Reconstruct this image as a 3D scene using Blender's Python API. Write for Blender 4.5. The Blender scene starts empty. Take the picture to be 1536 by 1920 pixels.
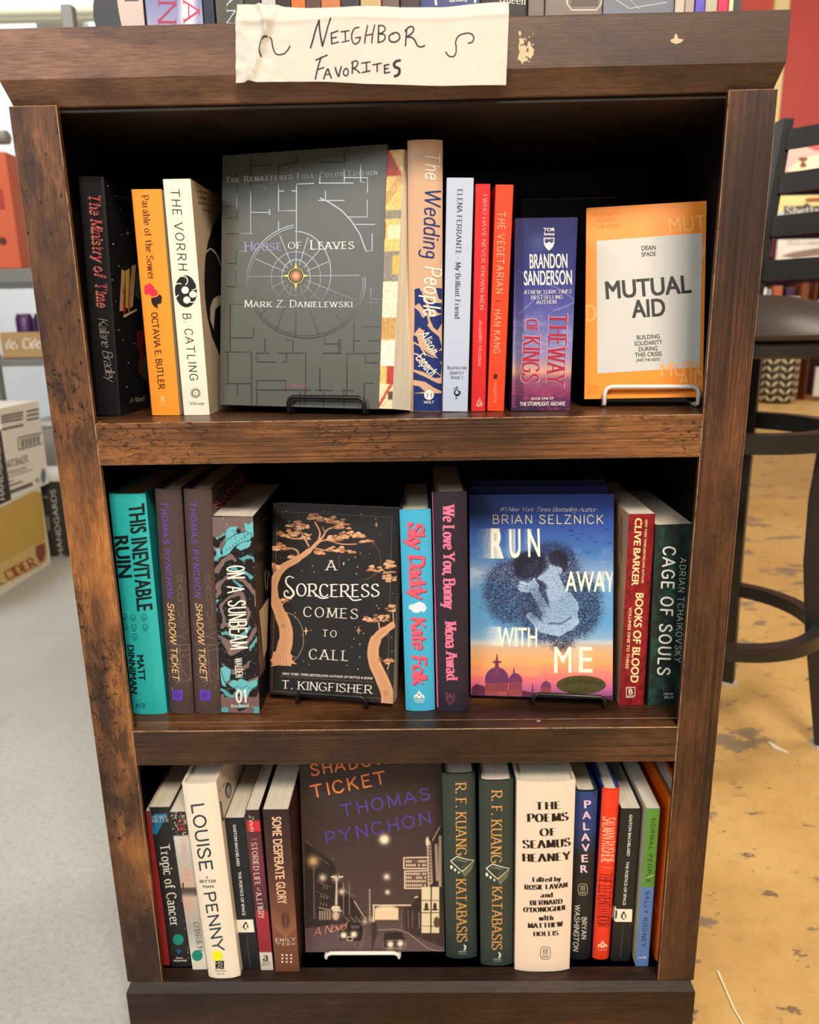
import bpy, bmesh, math, random
import numpy as np
from mathutils import Vector, Matrix, noise as mnoise

C = bpy.context.scene.collection
random.seed(7)
rs = np.random.RandomState(11)

# ------------------------------------------------------------------ camera, light, exposure
def cam_axes(yaw, pitch, roll):
    cy, sy = math.cos(yaw), math.sin(yaw)
    fwd = Vector((sy, cy, 0)); right = Vector((cy, -sy, 0)); up = Vector((0, 0, 1))
    cp, sp = math.cos(pitch), math.sin(pitch)
    f2 = fwd*cp - up*sp; u2 = up*cp + fwd*sp
    cr, sr = math.cos(roll), math.sin(roll)
    return right*cr + u2*sr, u2*cr - right*sr, f2

CAM = Vector((.0215, -.6692, .8046))
RX, UP, FW = cam_axes(-.0174, .2498, -.0177)
F = 1400.0
cd = bpy.data.cameras.new('camera'); camo = bpy.data.objects.new('camera', cd); C.objects.link(camo)
m = Matrix((RX, UP, -FW)).transposed().to_4x4(); m.translation = CAM; camo.matrix_world = m
cd.sensor_fit = 'HORIZONTAL'; cd.sensor_width = 36; cd.lens = F/1536*36
cd.clip_start = .05; cd.clip_end = 60
cd.dof.use_dof = True; cd.dof.focus_distance = .70; cd.dof.aperture_fstop = 9.0
sc = bpy.context.scene; sc.camera = camo
sc.view_settings.view_transform = 'Standard'; sc.view_settings.look = 'None'
sc.view_settings.exposure = -0.06; sc.view_settings.gamma = 1; sc.view_settings.use_curve_mapping = False

w = bpy.data.worlds.new('world'); sc.world = w; w.use_nodes = True
w.node_tree.nodes['Background'].inputs[0].default_value = (1, .93, .84, 1)
w.node_tree.nodes['Background'].inputs[1].default_value = .26

def area(name, loc, target, sx, sy, power, col):
    d = bpy.data.lights.new(name, 'AREA'); d.shape = 'RECTANGLE'; d.size = sx; d.size_y = sy
    d.energy = power; d.color = col
    o = bpy.data.objects.new(name, d); C.objects.link(o); o.location = loc
    o.rotation_euler = (Vector(target)-Vector(loc)).to_track_quat('-Z', 'Y').to_euler()
    return o
area('ceiling_light_front', (.55, -2.1, 2.75), (.05, 0, .6), 1.1, .5, 112, (1, .88, .72))
area('ceiling_light_left', (-1.9, .9, 2.8), (-1.7, 1.0, 0), 1.2, .6, 36, (.95, .97, 1))
area('window_light_left', (-2.2, -3.0, 2.6), (-.2, 0, .85), 1.5, .9, 56, (.95, .97, 1))  # unseen area light, added for the crown sheen and foil glints
area('ceiling_light_right', (2.0, 1.0, 2.9), (1.5, 1.0, 0), 1.0, .6, 42, (1, .88, .70))
area('ceiling_light_rear', (3.4, 5.2, 3.6), (3.8, 8.0, 1.5), 1.8, .8, 120, (1, .92, .80))
area('ceiling_light_far_left', (-2.4, 3.3, 3.4), (-2.4, 5.0, 1.6), 1.4, .7, 70, (.95, .98, 1))

# ------------------------------------------------------------------ colour and materials
def lin(c):
    c = np.asarray(c, float)/255.0
    return np.where(c <= .04045, c/12.92, ((c+.055)/1.055)**2.4)
def hexc(h): return tuple(int(h[i:i+2], 16) for i in (0, 2, 4))
_m = {}
def mat(col, rough=.5, metal=0, spec=.4, name=None, bump=0, bscale=200, coat=0):
    """plain surface: sRGB 0-255 colour or hex string"""
    if isinstance(col, str): col = hexc(col)
    key = (tuple(col), rough, metal, spec, bump, bscale, coat)
    if key in _m: return _m[key]
    m = bpy.data.materials.new(name or 'surface'); m.use_nodes = True
    b = m.node_tree.nodes['Principled BSDF']; l = lin(col)
    b.inputs['Base Color'].default_value = (*l, 1)
    b.inputs['Roughness'].default_value = rough; b.inputs['Metallic'].default_value = metal
    b.inputs['Specular IOR Level'].default_value = spec
    b.inputs['Coat Weight'].default_value = coat
    if bump:
        nt = m.node_tree; n = nt.nodes.new('ShaderNodeTexNoise'); n.inputs['Scale'].default_value = bscale
        n.inputs['Detail'].default_value = 6
        tc = nt.nodes.new('ShaderNodeTexCoord'); nt.links.new(tc.outputs['Object'], n.inputs['Vector'])
        bp = nt.nodes.new('ShaderNodeBump'); bp.inputs['Strength'].default_value = bump; bp.inputs['Distance'].default_value = .002
        nt.links.new(n.outputs[0], bp.inputs['Height']); nt.links.new(bp.outputs[0], b.inputs['Normal'])
    _m[key] = m; return m

def print_mat():
    if 'print' in _m: return _m['print']
    m = bpy.data.materials.new('printed_cover'); m.use_nodes = True; nt = m.node_tree
    b = nt.nodes['Principled BSDF']; a = nt.nodes.new('ShaderNodeVertexColor'); a.layer_name = 'print'
    nt.links.new(a.outputs[0], b.inputs['Base Color']); b.inputs['Roughness'].default_value = .42
    b.inputs['Specular IOR Level'].default_value = .35
    _m['print'] = m; return m

def paper_mat():
    """page edges: fine leaf lines across the thickness"""
    if 'pages' in _m: return _m['pages']
    m = bpy.data.materials.new('page_edges'); m.use_nodes = True; nt = m.node_tree; b = nt.nodes['Principled BSDF']
    tc = nt.nodes.new('ShaderNodeTexCoord'); mp = nt.nodes.new('ShaderNodeMapping'); mp.inputs['Scale'].default_value = (2600, 3, 3)
    n = nt.nodes.new('ShaderNodeTexNoise'); n.inputs['Scale'].default_value = 1; n.inputs['Detail'].default_value = 2
    r = nt.nodes.new('ShaderNodeValToRGB')
    r.color_ramp.elements[0].position = .3; r.color_ramp.elements[0].color = (*lin((204, 194, 174)), 1)
    r.color_ramp.elements[1].position = .6; r.color_ramp.elements[1].color = (*lin((228, 219, 201)), 1)
    nt.links.new(tc.outputs['Object'], mp.inputs[0]); nt.links.new(mp.outputs[0], n.inputs['Vector'])
    nt.links.new(n.outputs[0], r.inputs[0]); nt.links.new(r.outputs[0], b.inputs['Base Color'])
    b.inputs['Roughness'].default_value = .85; b.inputs['Specular IOR Level'].default_value = .1
    _m['pages'] = m; return m

def wood(name, axis, dark, mid, light, patch=.5, crack=.5, stripe=.5, off=(0, 0, 0), rough=.5, pscale=9, edge=False, zones=None, spec=.38):
    """rustic printed laminate: grain runs along axis (0 x, 2 z)"""
    m = bpy.data.materials.new(name); m.use_nodes = True; nt = m.node_tree; L = nt.links.new; N = nt.nodes.new
    b = nt.nodes['Principled BSDF']
    tc = N('ShaderNodeTexCoord'); base = N('ShaderNodeVectorMath'); base.operation = 'ADD'; base.inputs[1].default_value = off
    L(tc.outputs['Object'], base.inputs[0])
    def mapped(s_al, s_ac):
        mp = N('ShaderNodeMapping'); s = [s_ac]*3; s[axis] = s_al; mp.inputs['Scale'].default_value = s
        L(base.outputs[0], mp.inputs[0]); return mp.outputs[0]
    def noi(vec, detail=5, rough=.6, dist=0, scale=1):
        n = N('ShaderNodeTexNoise'); n.inputs['Scale'].default_value = scale; n.inputs['Detail'].default_value = detail
        n.inputs['Roughness'].default_value = rough; n.inputs['Distortion'].default_value = dist; L(vec, n.inputs['Vector']); return n.outputs[0]
    def ramp(v, *st):
        r = N('ShaderNodeValToRGB'); els = r.color_ramp.elements
        while len(els) < len(st): els.new(.5)
        for e, (p, c) in zip(els, st):
            e.position = p; e.color = (c, c, c, 1) if not hasattr(c, '__len__') else (*lin(c), 1)
        L(v, r.inputs[0]); return r.outputs[0]
    def mix(f, a, bb, mode='MIX'):
        x = N('ShaderNodeMix'); x.data_type = 'RGBA'; x.blend_type = mode
        if isinstance(f, float): x.inputs[0].default_value = f
        else: L(f, x.inputs[0])
        for s, v in ((6, a), (7, bb)):
            if hasattr(v, 'is_linked'): L(v, x.inputs[s])
            else: x.inputs[s].default_value = (*lin(v), 1)
        return x.outputs[2]
    def mul(a, bb):
        x = N('ShaderNodeMath'); x.operation = 'MULTIPLY'
        L(a, x.inputs[0])
        if isinstance(bb, (int, float)): x.inputs[1].default_value = bb
        else: L(bb, x.inputs[1])
        return x.outputs[0]
    big = noi(mapped(3.2, pscale), 5, .62, .5)
    zf = None
    if zones:   # where along the board the print runs darker or more orange; crown: painted glare
        sp_ = N('ShaderNodeSeparateXYZ'); L(tc.outputs['Object'], sp_.inputs[0]); mr = N('ShaderNodeMapRange'); a0, a1 = zones[0][0], zones[-1][0]
        mr.inputs['From Min'].default_value = a0; mr.inputs['From Max'].default_value = a1; L(sp_.outputs[axis], mr.inputs[0])
        zr = ramp(mr.outputs[0], *[((z-a0)/(a1-a0), v) for z, v in zones])
        ad = N('ShaderNodeMath'); ad.operation = 'MULTIPLY_ADD'; L(zr, ad.inputs[0]); ad.inputs[1].default_value = .34; ad2 = N('ShaderNodeMath'); ad2.operation = 'ADD'; L(big, ad2.inputs[0]); ad2.inputs[1].default_value = -.17; L(ad2.outputs[0], ad.inputs[2]); big = ad.outputs[0]; zf = zr
    col = ramp(big, (.34, dark), (.50, mid), (.64, light))
    # fine fibre flecks
    fib = noi(mapped(55, 900), 4, .65, .2)
    fibr = ramp(fib, (.36, .42), (.62, 1.28))
    col = mix(.62, col, mix(1.0, col, fibr, 'MULTIPLY'))
    # growth rings seen as narrow lines along the board
    wv = noi(mapped(3.0, 430), 2, .45, 1.6)
    wr = ramp(wv, (.43, .34), (.53, 1.12))
    wmask = ramp(noi(mapped(3.5, 16), 4, .6), (.38, 0.15), (.55, 1.0))
    col = mix(mul(wmask, float(stripe)), col, mix(1.0, col, wr, 'MULTIPLY'))
    # broad soft mottling
    mo = ramp(noi(mapped(14, 40), 7, .7, .3), (.35, .72), (.65, 1.18)); col = mix(.8, col, mix(1.0, col, mo, 'MULTIPLY'))
    # dark smudges
    sm = noi(mapped(6, 17), 9, .74, .3)
    smr = mul(ramp(sm, (.50, 0.0), (.60, .9)), float(patch))
    col = mix(smr, col, (44, 31, 25))
    # crackle inside a mask
    v = N('ShaderNodeTexVoronoi'); v.feature = 'DISTANCE_TO_EDGE'; wp = N('ShaderNodeVectorMath'); wp.operation = 'MULTIPLY_ADD'; nz = N('ShaderNodeTexNoise'); nz.inputs['Scale'].default_value = 1; nz.inputs['Detail'].default_value = 4; L(mapped(60, 120), nz.inputs['Vector']); L(nz.outputs['Color'], wp.inputs[0]); wp.inputs[1].default_value = (1.4, 1.4, 1.4); L(mapped(80, 230), wp.inputs[2]); L(wp.outputs[0], v.inputs['Vector']); v.inputs['Scale'].default_value = 1
    # distort cells
    ck = ramp(v.outputs['Distance'], (.02, 1.0), (.085, 0.0))
    mask = ramp(noi(mapped(5, 12), 4, .6), (.50, 0.0), (.57, 1.0))
    brk = ramp(noi(mapped(80, 160), 4, .7), (.47, 0.0), (.54, 1.0))
    ckm = mul(mul(mul(ck, mask), brk), float(crack))
    col = mix(ckm, col, (22, 12, 8))
    # worm holes
    v2 = N('ShaderNodeTexVoronoi'); L(mapped(75, 130), v2.inputs['Vector']); v2.inputs['Scale'].default_value = 1
    wh = mul(mul(ramp(v2.outputs['Distance'], (.10, 1.0), (.17, 0.0)), ramp(noi(mapped(4, 14), 3, .5), (.53, 0.0), (.56, 1.0))), float(crack))
    col = mix(wh, col, (25, 12, 8))
    # pale speckle of wear
    sp = noi(mapped(420, 700), 3, .7)
    spr = mul(ramp(sp, (.66, 0.0), (.74, 1.0)), .35)
    col = mix(spr, col, light)
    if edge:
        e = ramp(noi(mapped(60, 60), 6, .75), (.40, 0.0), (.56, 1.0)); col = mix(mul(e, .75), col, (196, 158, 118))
    L(col, b.inputs['Base Color'])
    rr = ramp(fib, (.3, rough+.1), (.7, rough-.06)); L(rr, b.inputs['Roughness'])
    b.inputs['Specular IOR Level'].default_value = spec
    h = mix(.5, fib, ckm); bp = N('ShaderNodeBump'); bp.inputs['Strength'].default_value = .10; bp.inputs['Distance'].default_value = .0006
    L(wv, bp.inputs['Height']); L(bp.outputs[0], b.inputs['Normal'])
    return m

# ------------------------------------------------------------------ mesh helpers
class MB:
    def __init__(s): s.v = []; s.f = []; s.mi = []; s.mats = []; s.col = {}
    def slot(s, m):
        if m not in s.mats: s.mats.append(m)
        return s.mats.index(m)
    def add(s, vs, fs, m):
        b = len(s.v); k = s.slot(m); s.v += [tuple(p) for p in vs]
        for f in fs: s.f.append(tuple(b+i for i in f)); s.mi.append(k)
        return b
    def box(s, x0, x1, y0, y1, z0, z1, m):
        vs = [(x, y, z) for z in (z0, z1) for y in (y0, y1) for x in (x0, x1)]
        s.add(vs, [(0, 2, 3, 1), (4, 5, 7, 6), (0, 1, 5, 4), (2, 6, 7, 3), (0, 4, 6, 2), (1, 3, 7, 5)], m)
    def tris(s, tl, m):
        vs = [p for t in tl for p in t]; s.add(vs, [(3*i, 3*i+1, 3*i+2) for i in range(len(tl))], m)
    def tube(s, pts, r, m, n=10, caps=True, closed=False):
        pts = [Vector(p) for p in pts]; rings = []; N = len(pts)
        ref = None
        for i, p in enumerate(pts):
            if closed: t = (pts[(i+1) % N]-pts[i-1])
            else: t = pts[min(i+1, N-1)]-pts[max(i-1, 0)]
            t.normalize()
            if ref is None:
                ref = Vector((0, 0, 1)) if abs(t.z) < .9 else Vector((1, 0, 0))
            a = (ref - t*ref.dot(t)).normalized(); ref = a; b = t.cross(a)
            rr = r[i] if hasattr(r, '__len__') else r
            rings.append([p+(a*math.cos(2*math.pi*k/n)+b*math.sin(2*math.pi*k/n))*rr for k in range(n)])
        vs = [q for R in rings for q in R]; fs = []
        for i in range(N if closed else N-1):
            j = (i+1) % N
            for k in range(n): fs.append((i*n+k, i*n+(k+1) % n, j*n+(k+1) % n, j*n+k))
        if caps and not closed: fs += [tuple(range(n))[::-1], tuple((N-1)*n+k for k in range(n))]
        s.add(vs, fs, m)
    def rings(s, prof, m, c=(0, 0, 0), n=40, cap=True):
        """lathe about z: prof = [(r,z)...]"""
        vs = [(c[0]+r*math.cos(2*math.pi*k/n), c[1]+r*math.sin(2*math.pi*k/n), c[2]+z) for r, z in prof for k in range(n)]
        fs = [(i*n+k, i*n+(k+1) % n, (i+1)*n+(k+1) % n, (i+1)*n+k) for i in range(len(prof)-1) for k in range(n)]
        if cap: fs += [tuple(range(n))[::-1], tuple((len(prof)-1)*n+k for k in range(n))]
        s.add(vs, fs, m)
    def grid(s, P, RGB, m):
        """P (ny,nx,3) positions, RGB (ny,nx,3) sRGB 0-255 print colours"""
        ny, nx = P.shape[:2]; b = len(s.v); s.v += [tuple(p) for p in P.reshape(-1, 3)]
        k = s.slot(m); c = lin(RGB.reshape(-1, 3)); s.col[b] = c
        for j in range(ny-1):
            for i in range(nx-1):
                a = b+j*nx+i; s.f.append((a, a+1, a+nx+1, a+nx)); s.mi.append(k)
    def build(s, name, parent=None, smooth=None, bevel=0, xf=None):
        me = bpy.data.meshes.new(name)
        vs = s.v if xf is None else [tuple(xf @ Vector(p)) for p in s.v]
        me.from_pydata(vs, [], s.f)
        for m in s.mats: me.materials.append(m)
        me.polygons.foreach_set('material_index', s.mi)
        if s.col:
            a = me.color_attributes.new('print', 'FLOAT_COLOR', 'POINT'); arr = np.ones((len(s.v), 4), np.float32)
            for b, c in s.col.items(): arr[b:b+len(c), :3] = c
            a.data.foreach_set('color', arr.ravel())
        me.update()
        if smooth is not None:
            me.polygons.foreach_set('use_smooth', [True]*len(me.polygons))
            try: me.set_sharp_from_angle(angle=math.radians(smooth))
            except Exception: pass
        o = bpy.data.objects.new(name, me); C.objects.link(o)
        if parent: o.parent = parent
        if bevel:
            bv = o.modifiers.new('b', 'BEVEL'); bv.width = bevel; bv.segments = 2; bv.limit_method = 'ANGLE'
        return o

def tag(o, label=None, cat=None, group=None, kind=None):
    if label: o['label'] = label
    if cat: o['category'] = cat
    if group: o['group'] = group
    if kind: o['kind'] = kind
    return o
def empty(name, loc=(0, 0, 0), label=None, cat=None, group=None, kind=None):
    o = bpy.data.objects.new(name, None); C.objects.link(o); o.location = loc; o.empty_display_size = .05
    return tag(o, label, cat, group, kind)

# photo measurements -> points on real planes
def ray(u, v): return (FW*F + RX*(u-768) - UP*(v-960)).normalized()
def on_plane(u, v, p, n):
    d = ray(u, v); return CAM + d*((Vector(p)-CAM).dot(n)/d.dot(n))
def on_z(u, v, z): return on_plane(u, v, (0, 0, z), Vector((0, 0, 1)))
def on_y(u, v, y): return on_plane(u, v, (0, y, 0), Vector((0, 1, 0)))
def on_x(u, v, x): return on_plane(u, v, (x, 0, 0), Vector((1, 0, 0)))

# ------------------------------------------------------------------ lettering
G = {
'A': '0,0 .36,1|.36,1 .72,0|.13,.33 .59,.33', 'B': '.1,0 .1,1|~.1,1 .4,1 .55,.9 .56,.66 .42,.53 .1,.53|~.1,.53 .45,.53 .62,.4 .62,.14 .45,0 .1,0',
'C': '~.66,.8 .54,.96 .36,1 .15,.88 .05,.5 .15,.12 .36,0 .54,.04 .68,.2', 'D': '.1,0 .1,1|~.1,1 .35,1 .6,.85 .7,.5 .6,.15 .35,0 .1,0',
'E': '.1,0 .1,1|.1,1 .56,1|.1,.52 .48,.52|.1,0 .58,0', 'F': '.1,0 .1,1|.1,1 .55,1|.1,.52 .46,.52',
'G': '~.66,.82 .54,.96 .36,1 .15,.88 .05,.5 .15,.12 .36,0 .55,.03 .7,.15|.45,.45 .7,.45|.7,.45 .7,.1', 'H': '.1,0 .1,1|.66,0 .66,1|.1,.52 .66,.52',
'I': '.12,0 .12,1', 'J': '~.4,1 .4,.3 .36,.08 .2,0 .05,.08', 'K': '.1,0 .1,1|.62,1 .12,.42|.28,.6 .66,0', 'L': '.1,0 .1,1|.1,0 .55,0',
'M': '.08,0 .12,1|.12,1 .44,.08|.44,.08 .76,1|.76,1 .8,0', 'N': '.1,0 .1,1|.1,1 .68,0|.68,0 .68,1', 'O': 'o.38,.5,.34,.5',
'P': '.1,0 .1,1|~.1,1 .42,1 .6,.88 .6,.6 .42,.46 .1,.46', 'Q': 'o.38,.5,.34,.5|.42,.25 .75,-.08',
'R': '.1,0 .1,1|~.1,1 .42,1 .6,.88 .6,.6 .42,.46 .1,.46|.35,.46 .7,0', 'S': '~.56,.82 .46,.97 .3,1 .12,.9 .1,.72 .25,.56 .45,.45 .6,.28 .52,.07 .32,0 .14,.03 .05,.2',
'T': '0,1 .7,1|.35,0 .35,1', 'U': '~.1,1 .1,.65 .1,.3 .2,.05 .38,0 .56,.05 .66,.3 .66,.65 .66,1', 'V': '0,1 .36,0|.36,0 .72,1',
'W': '0,1 .26,0|.26,0 .5,1|.5,1 .74,0|.74,0 1,1', 'X': '0,1 .66,0|0,0 .66,1', 'Y': '0,1 .35,.48|.7,1 .35,.48|.35,.48 .35,0', 'Z': '.05,1 .62,1|.62,1 .04,0|.04,0 .64,0',
'a': '~.08,.58 .2,.68 .34,.66 .42,.5 .42,.05 .5,0|~.42,.4 .15,.34 .05,.18 .12,.02 .28,.02 .42,.16', 'b': '.1,1 .1,0|~.1,.5 .28,.68 .48,.56 .52,.32 .44,.06 .26,0 .1,.1',
'c': '~.45,.55 .3,.68 .12,.58 .06,.34 .12,.08 .3,0 .46,.12', 'd': '.46,1 .46,0|~.46,.52 .28,.68 .1,.56 .05,.32 .13,.05 .28,0 .46,.12',
'e': '.07,.38 .48,.38|~.48,.38 .44,.6 .28,.68 .12,.58 .06,.34 .14,.06 .3,0 .47,.12', 'f': '~.4,.92 .3,1 .2,.9 .18,.7 .18,.3 .18,0|.04,.64 .36,.64',
'g': 'o.25,.44,.18,.24|~.42,.64 .44,.1 .4,-.2 .22,-.3 .06,-.2', 'h': '.1,1 .1,0|~.1,.48 .28,.68 .44,.6 .46,.4 .46,0', 'i': '.1,.66 .1,0|d.1,.9',
'j': '~.2,.66 .2,-.1 .1,-.28 -.02,-.24|d.2,.9', 'k': '.1,1 .1,0|.44,.66 .12,.28|.22,.38 .48,0', 'l': '.1,1 .1,0',
'm': '.1,.66 .1,0|~.1,.48 .24,.68 .38,.6 .4,.4 .4,0|~.4,.48 .54,.68 .68,.6 .7,.4 .7,0', 'n': '.1,.66 .1,0|~.1,.48 .28,.68 .44,.6 .46,.4 .46,0',
'o': 'o.28,.33,.23,.34', 'p': '.1,.66 .1,-.3|~.1,.5 .28,.68 .48,.56 .52,.32 .44,.06 .26,0 .1,.1', 'q': '.46,.66 .46,-.3|~.46,.52 .28,.68 .1,.56 .05,.32 .13,.05 .28,0 .46,.12',
'r': '.1,.66 .1,0|~.1,.45 .2,.62 .36,.66', 's': '~.38,.56 .26,.68 .12,.62 .1,.48 .24,.37 .38,.24 .36,.06 .22,0 .06,.1',
't': '~.18,.92 .18,.5 .18,.15 .26,.01 .38,.05|.04,.66 .36,.66', 'u': '~.1,.66 .1,.2 .16,.03 .3,0 .46,.18|.46,.66 .46,0', 'v': '0,.66 .23,0|.23,0 .46,.66',
'w': '0,.66 .18,0|.18,0 .35,.66|.35,.66 .52,0|.52,0 .7,.66', 'x': '0,.66 .44,0|0,0 .44,.66', 'y': '0,.66 .23,0|.46,.66 .1,-.3', 'z': '.03,.66 .4,.66|.4,.66 .02,0|.02,0 .42,0',
'0': 'o.3,.5,.25,.5', '1': '.1,.8 .28,1|.28,1 .28,0', '2': '~.05,.75 .15,.98 .4,.98 .5,.75 .3,.35 .05,0|.05,0 .52,0', '6': '~.45,.95 .2,.8 .06,.4 .1,.1 .3,0 .5,.12 .5,.4 .3,.52 .1,.4',
'#': '.15,0 .25,1|.4,0 .5,1|0,.33 .6,.33|.05,.66 .65,.66', '.': 'd.08,.05', ',': '.1,.08 .04,-.15', "'": '.08,1 .05,.78', '-': '.03,.4 .33,.4', '&': '~.65,0 .2,.65 .2,.9 .35,1 .45,.85 .3,.6 .08,.3 .15,.03 .4,0 .65,.4',
'!': '.1,1 .1,.3|d.1,.05', '/': '0,-.1 .35,1.1', '|': '.1,-.1 .1,1.1', '(': '~.2,1.1 .05,.5 .2,-.1', ')': '~.05,1.1 .2,.5 .05,-.1'}
def catmull(p, n=6):
    p = [np.array(q, float) for q in p]; e = [2*p[0]-p[1]]+p+[2*p[-1]-p[-2]]; out = []
    for i in range(1, len(e)-2):
        for k in range(n):
            t = k/n; a, b, c, d = e[i-1:i+3]
            out.append(.5*((2*b)+(c-a)*t+(2*a-5*b+4*c-d)*t*t+(3*b-a-3*c+d)*t**3))
    out.append(p[-1]); return out
_gc = {}
def glyph(ch):
    if ch in _gc: return _gc[ch]
    strokes = []; mx = 0
    for s in G.get(ch, '').split('|') if ch in G else []:
        if not s: continue
        if s[0] == 'o':
            cx, cy, rx, ry = map(float, s[1:].split(',')); pts = [np.array((cx+rx*math.cos(a), cy+ry*math.sin(a))) for a in np.linspace(0, 2*math.pi, 25)]; strokes.append(('o', pts))
        elif s[0] == 'd':
            q = np.array(list(map(float, s[1:].split(',')))); strokes.append(('d', [q])); pts = [q]
        else:
            sm = s[0] == '~'; pts = [tuple(map(float, q.split(','))) for q in s.lstrip('~').split()]
            pts = catmull(pts, 5) if sm else [np.array(q) for q in pts]; strokes.append(('s' if sm else 'l', pts))
        mx = max(mx, max(q[0] for q in pts))
    _gc[ch] = (strokes, mx); return _gc[ch]

STY = {  # thick, thin, nib angle, serif length, serif thickness, gap, slant, small caps
'S': dict(T=.135, t=.066, nib=14, ser=.13, st=.045, gap=.17, sl=0), 'D': dict(T=.37, t=.055, nib=3, ser=.09, st=.035, gap=.24, sl=0), 'Q': dict(T=.062, t=.05, nib=80, ser=0, st=0, gap=.12, sl=0),
'SI': dict(T=.12, t=.045, nib=18, ser=.07, st=.04, gap=.13, sl=.22), 'H': dict(T=.1, t=.1, nib=0, ser=0, st=0, gap=.16, sl=.12),
'M': dict(T=.15, t=.15, nib=0, ser=0, st=0, gap=.16, sl=0), 'MI': dict(T=.13, t=.13, nib=0, ser=0, st=0, gap=.14, sl=.2),
'MT': dict(T=.09, t=.09, nib=0, ser=0, st=0, gap=.14, sl=0), 'K': dict(T=.26, t=.12, nib=25, ser=0, st=0, gap=.06, sl=.1), 'N': dict(T=.10, t=.04, nib=30, ser=0, st=0, gap=.0, sl=.3),
'C': dict(T=.22, t=.09, nib=10, ser=.1, st=.07, gap=.15, sl=0), 'X': dict(T=.30, t=.20, nib=10, ser=0, st=0, gap=.13, sl=0)}
def skel(text, style, sx, sy, smallcap=False, track=0):
    """returns width (in cap units before scaling) and triangles laid out with cap height sy and x scale sx"""
    st = STY[style]; x = 0; tl = []; items = []
    for ch in text:
        if ch == ' ': x += .36+track; continue
        k = 1
        if smallcap and ch.islower(): ch = ch.upper(); k = .76
        g, mx = glyph(ch); items.append((g, x, k)); x += mx*k+st['gap']+track
    width = x-st['gap']-track
    if sx is None: return width
    nib = math.radians(st['nib']); nd = np.array((math.cos(nib), math.sin(nib)))
    def W(d):
        c = abs(d[0]*nd[1]-d[1]*nd[0]); return (st['t']+(st['T']-st['t'])*c**1.6)*sy
    def pt(q, x0, k): return np.array(((q[0]*k+x0+q[1]*k*st['sl'])*sx, q[1]*k*sy))
    for g, x0, k in items:
        for kind, pts in g:
            P = [pt(q, x0, k) for q in pts]
            if kind == 'd':
                r = (st['T']*.62)*sy*max(k, .8); c = P[0]
                for i in range(8):
                    a, b = 2*math.pi*i/8, 2*math.pi*(i+1)/8
                    tl.append((c, c+r*np.array((math.cos(a), math.sin(a))), c+r*np.array((math.cos(b), math.sin(b)))))
                continue
            prev = None
            ext = []
            for i in range(len(P)):
                a = P[max(i-1, 0)]; b = P[min(i+1, len(P)-1)]; d = b-a; n = np.linalg.norm(d)
                if n < 1e-9: d = np.array((1., 0)); n = 1
                d = d/n; w_ = W(d)/2*(.9 if k < 1 else 1)
                if kind == 'o':
                    a = P[i-1] if i > 0 else P[-2]; b = P[i+1] if i < len(P)-1 else P[1]; d = (b-a)/np.linalg.norm(b-a); w_ = W(d)/2
                nrm = np.array((-d[1], d[0])); ext.append((P[i]+nrm*w_, P[i]-nrm*w_, d, w_))
            for i in range(len(ext)-1):
                a, b = ext[i], ext[i+1]; tl.append((a[0], a[1], b[1])); tl.append((a[0], b[1], b[0]))
            if kind != 'o' :
                for idx in (0, -1):
                    q0 = pts[idx]; d = ext[idx][2]; c = P[idx]
                    if st['ser'] and abs(d[1]) > .45 and min(abs(q0[1]), abs(q0[1]-1), abs(q0[1]-.66), abs(q0[1]+.3)) < .03:
                        L_ = (st['ser']*min(sx, sy*1.2)+ext[idx][3]); h = st['st']*sy; y0 = c[1]-(h if q0[1] > .3 else 0)
                        a = np.array((c[0]-L_, y0)); b = np.array((c[0]+L_, y0)); tl += [(a, b, b+(0, h)), (a, b+(0, h), a+(0, h))]
                    elif st['ser'] == 0:
                        r = ext[idx][3]
                        for i in range(6):
                            a, b = 2*math.pi*i/6, 2*math.pi*(i+1)/6
                            tl.append((c, c+r*np.array((math.cos(a), math.sin(a))), c+r*np.array((math.cos(b), math.sin(b)))))
    return tl
_fc = {}
def bfont(text, bold, shear=0, spacing=1):
    key = (text, bold, shear, spacing)
    if key in _fc: return _fc[key]
    c = bpy.data.curves.new('t', 'FONT'); c.body = text; c.resolution_u = 4; c.offset = bold; c.shear = shear; c.space_character = spacing
    o = bpy.data.objects.new('t', c); me = o.to_mesh(); me.calc_loop_triangles()
    v = np.array([p.co[:2] for p in me.vertices]); t = [tuple(l.vertices) for l in me.loop_triangles]
    o.to_mesh_clear(); bpy.data.objects.remove(o); bpy.data.curves.remove(c)
    _fc[key] = (v, t); return _fc[key]
def layout(text, p0, p1, cap, font='B', bold=.0, shear=0, sp=1, arc=0, shift=(0, 0)):
    """triangles in picture-plane coordinates: baseline p0->p1, letters of height cap"""
    p0 = np.array(p0, float); p1 = np.array(p1, float); L = np.linalg.norm(p1-p0); d = (p1-p0)/L; up = np.array((d[1], -d[0]))
    if font.startswith('B'):
        v, t = bfont(text, 0, shear, sp); H, _ = bfont('H', 0); v = v+np.array(shift)
        ch = H[:, 1].max(); x0, x1 = v[:, 0].min()-shift[0], v[:, 0].max()-shift[0]
        q = np.stack(((v[:, 0]-x0)/(x1-x0)*L, v[:, 1]/ch*cap), 1)
        tl = [(q[a], q[b], q[c]) for a, b, c in t]
    else:
        sc_ = font.endswith('c'); f = font[:-1] if sc_ else font; tr = .12 if sp > 1 else 0
        wd = skel(text, f, None, None, sc_, tr); tl = skel(text, f, L/wd, cap, sc_, tr)
    if arc:
        def bend(q):
            u = q[0]/L-.5; return np.array((q[0], q[1]+arc*(1-4*u*u)))
        tl = [tuple(bend(q) for q in t) for t in tl]
    return [tuple(p0+d*q[0]+up*q[1] for q in t) for t in tl]
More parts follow.
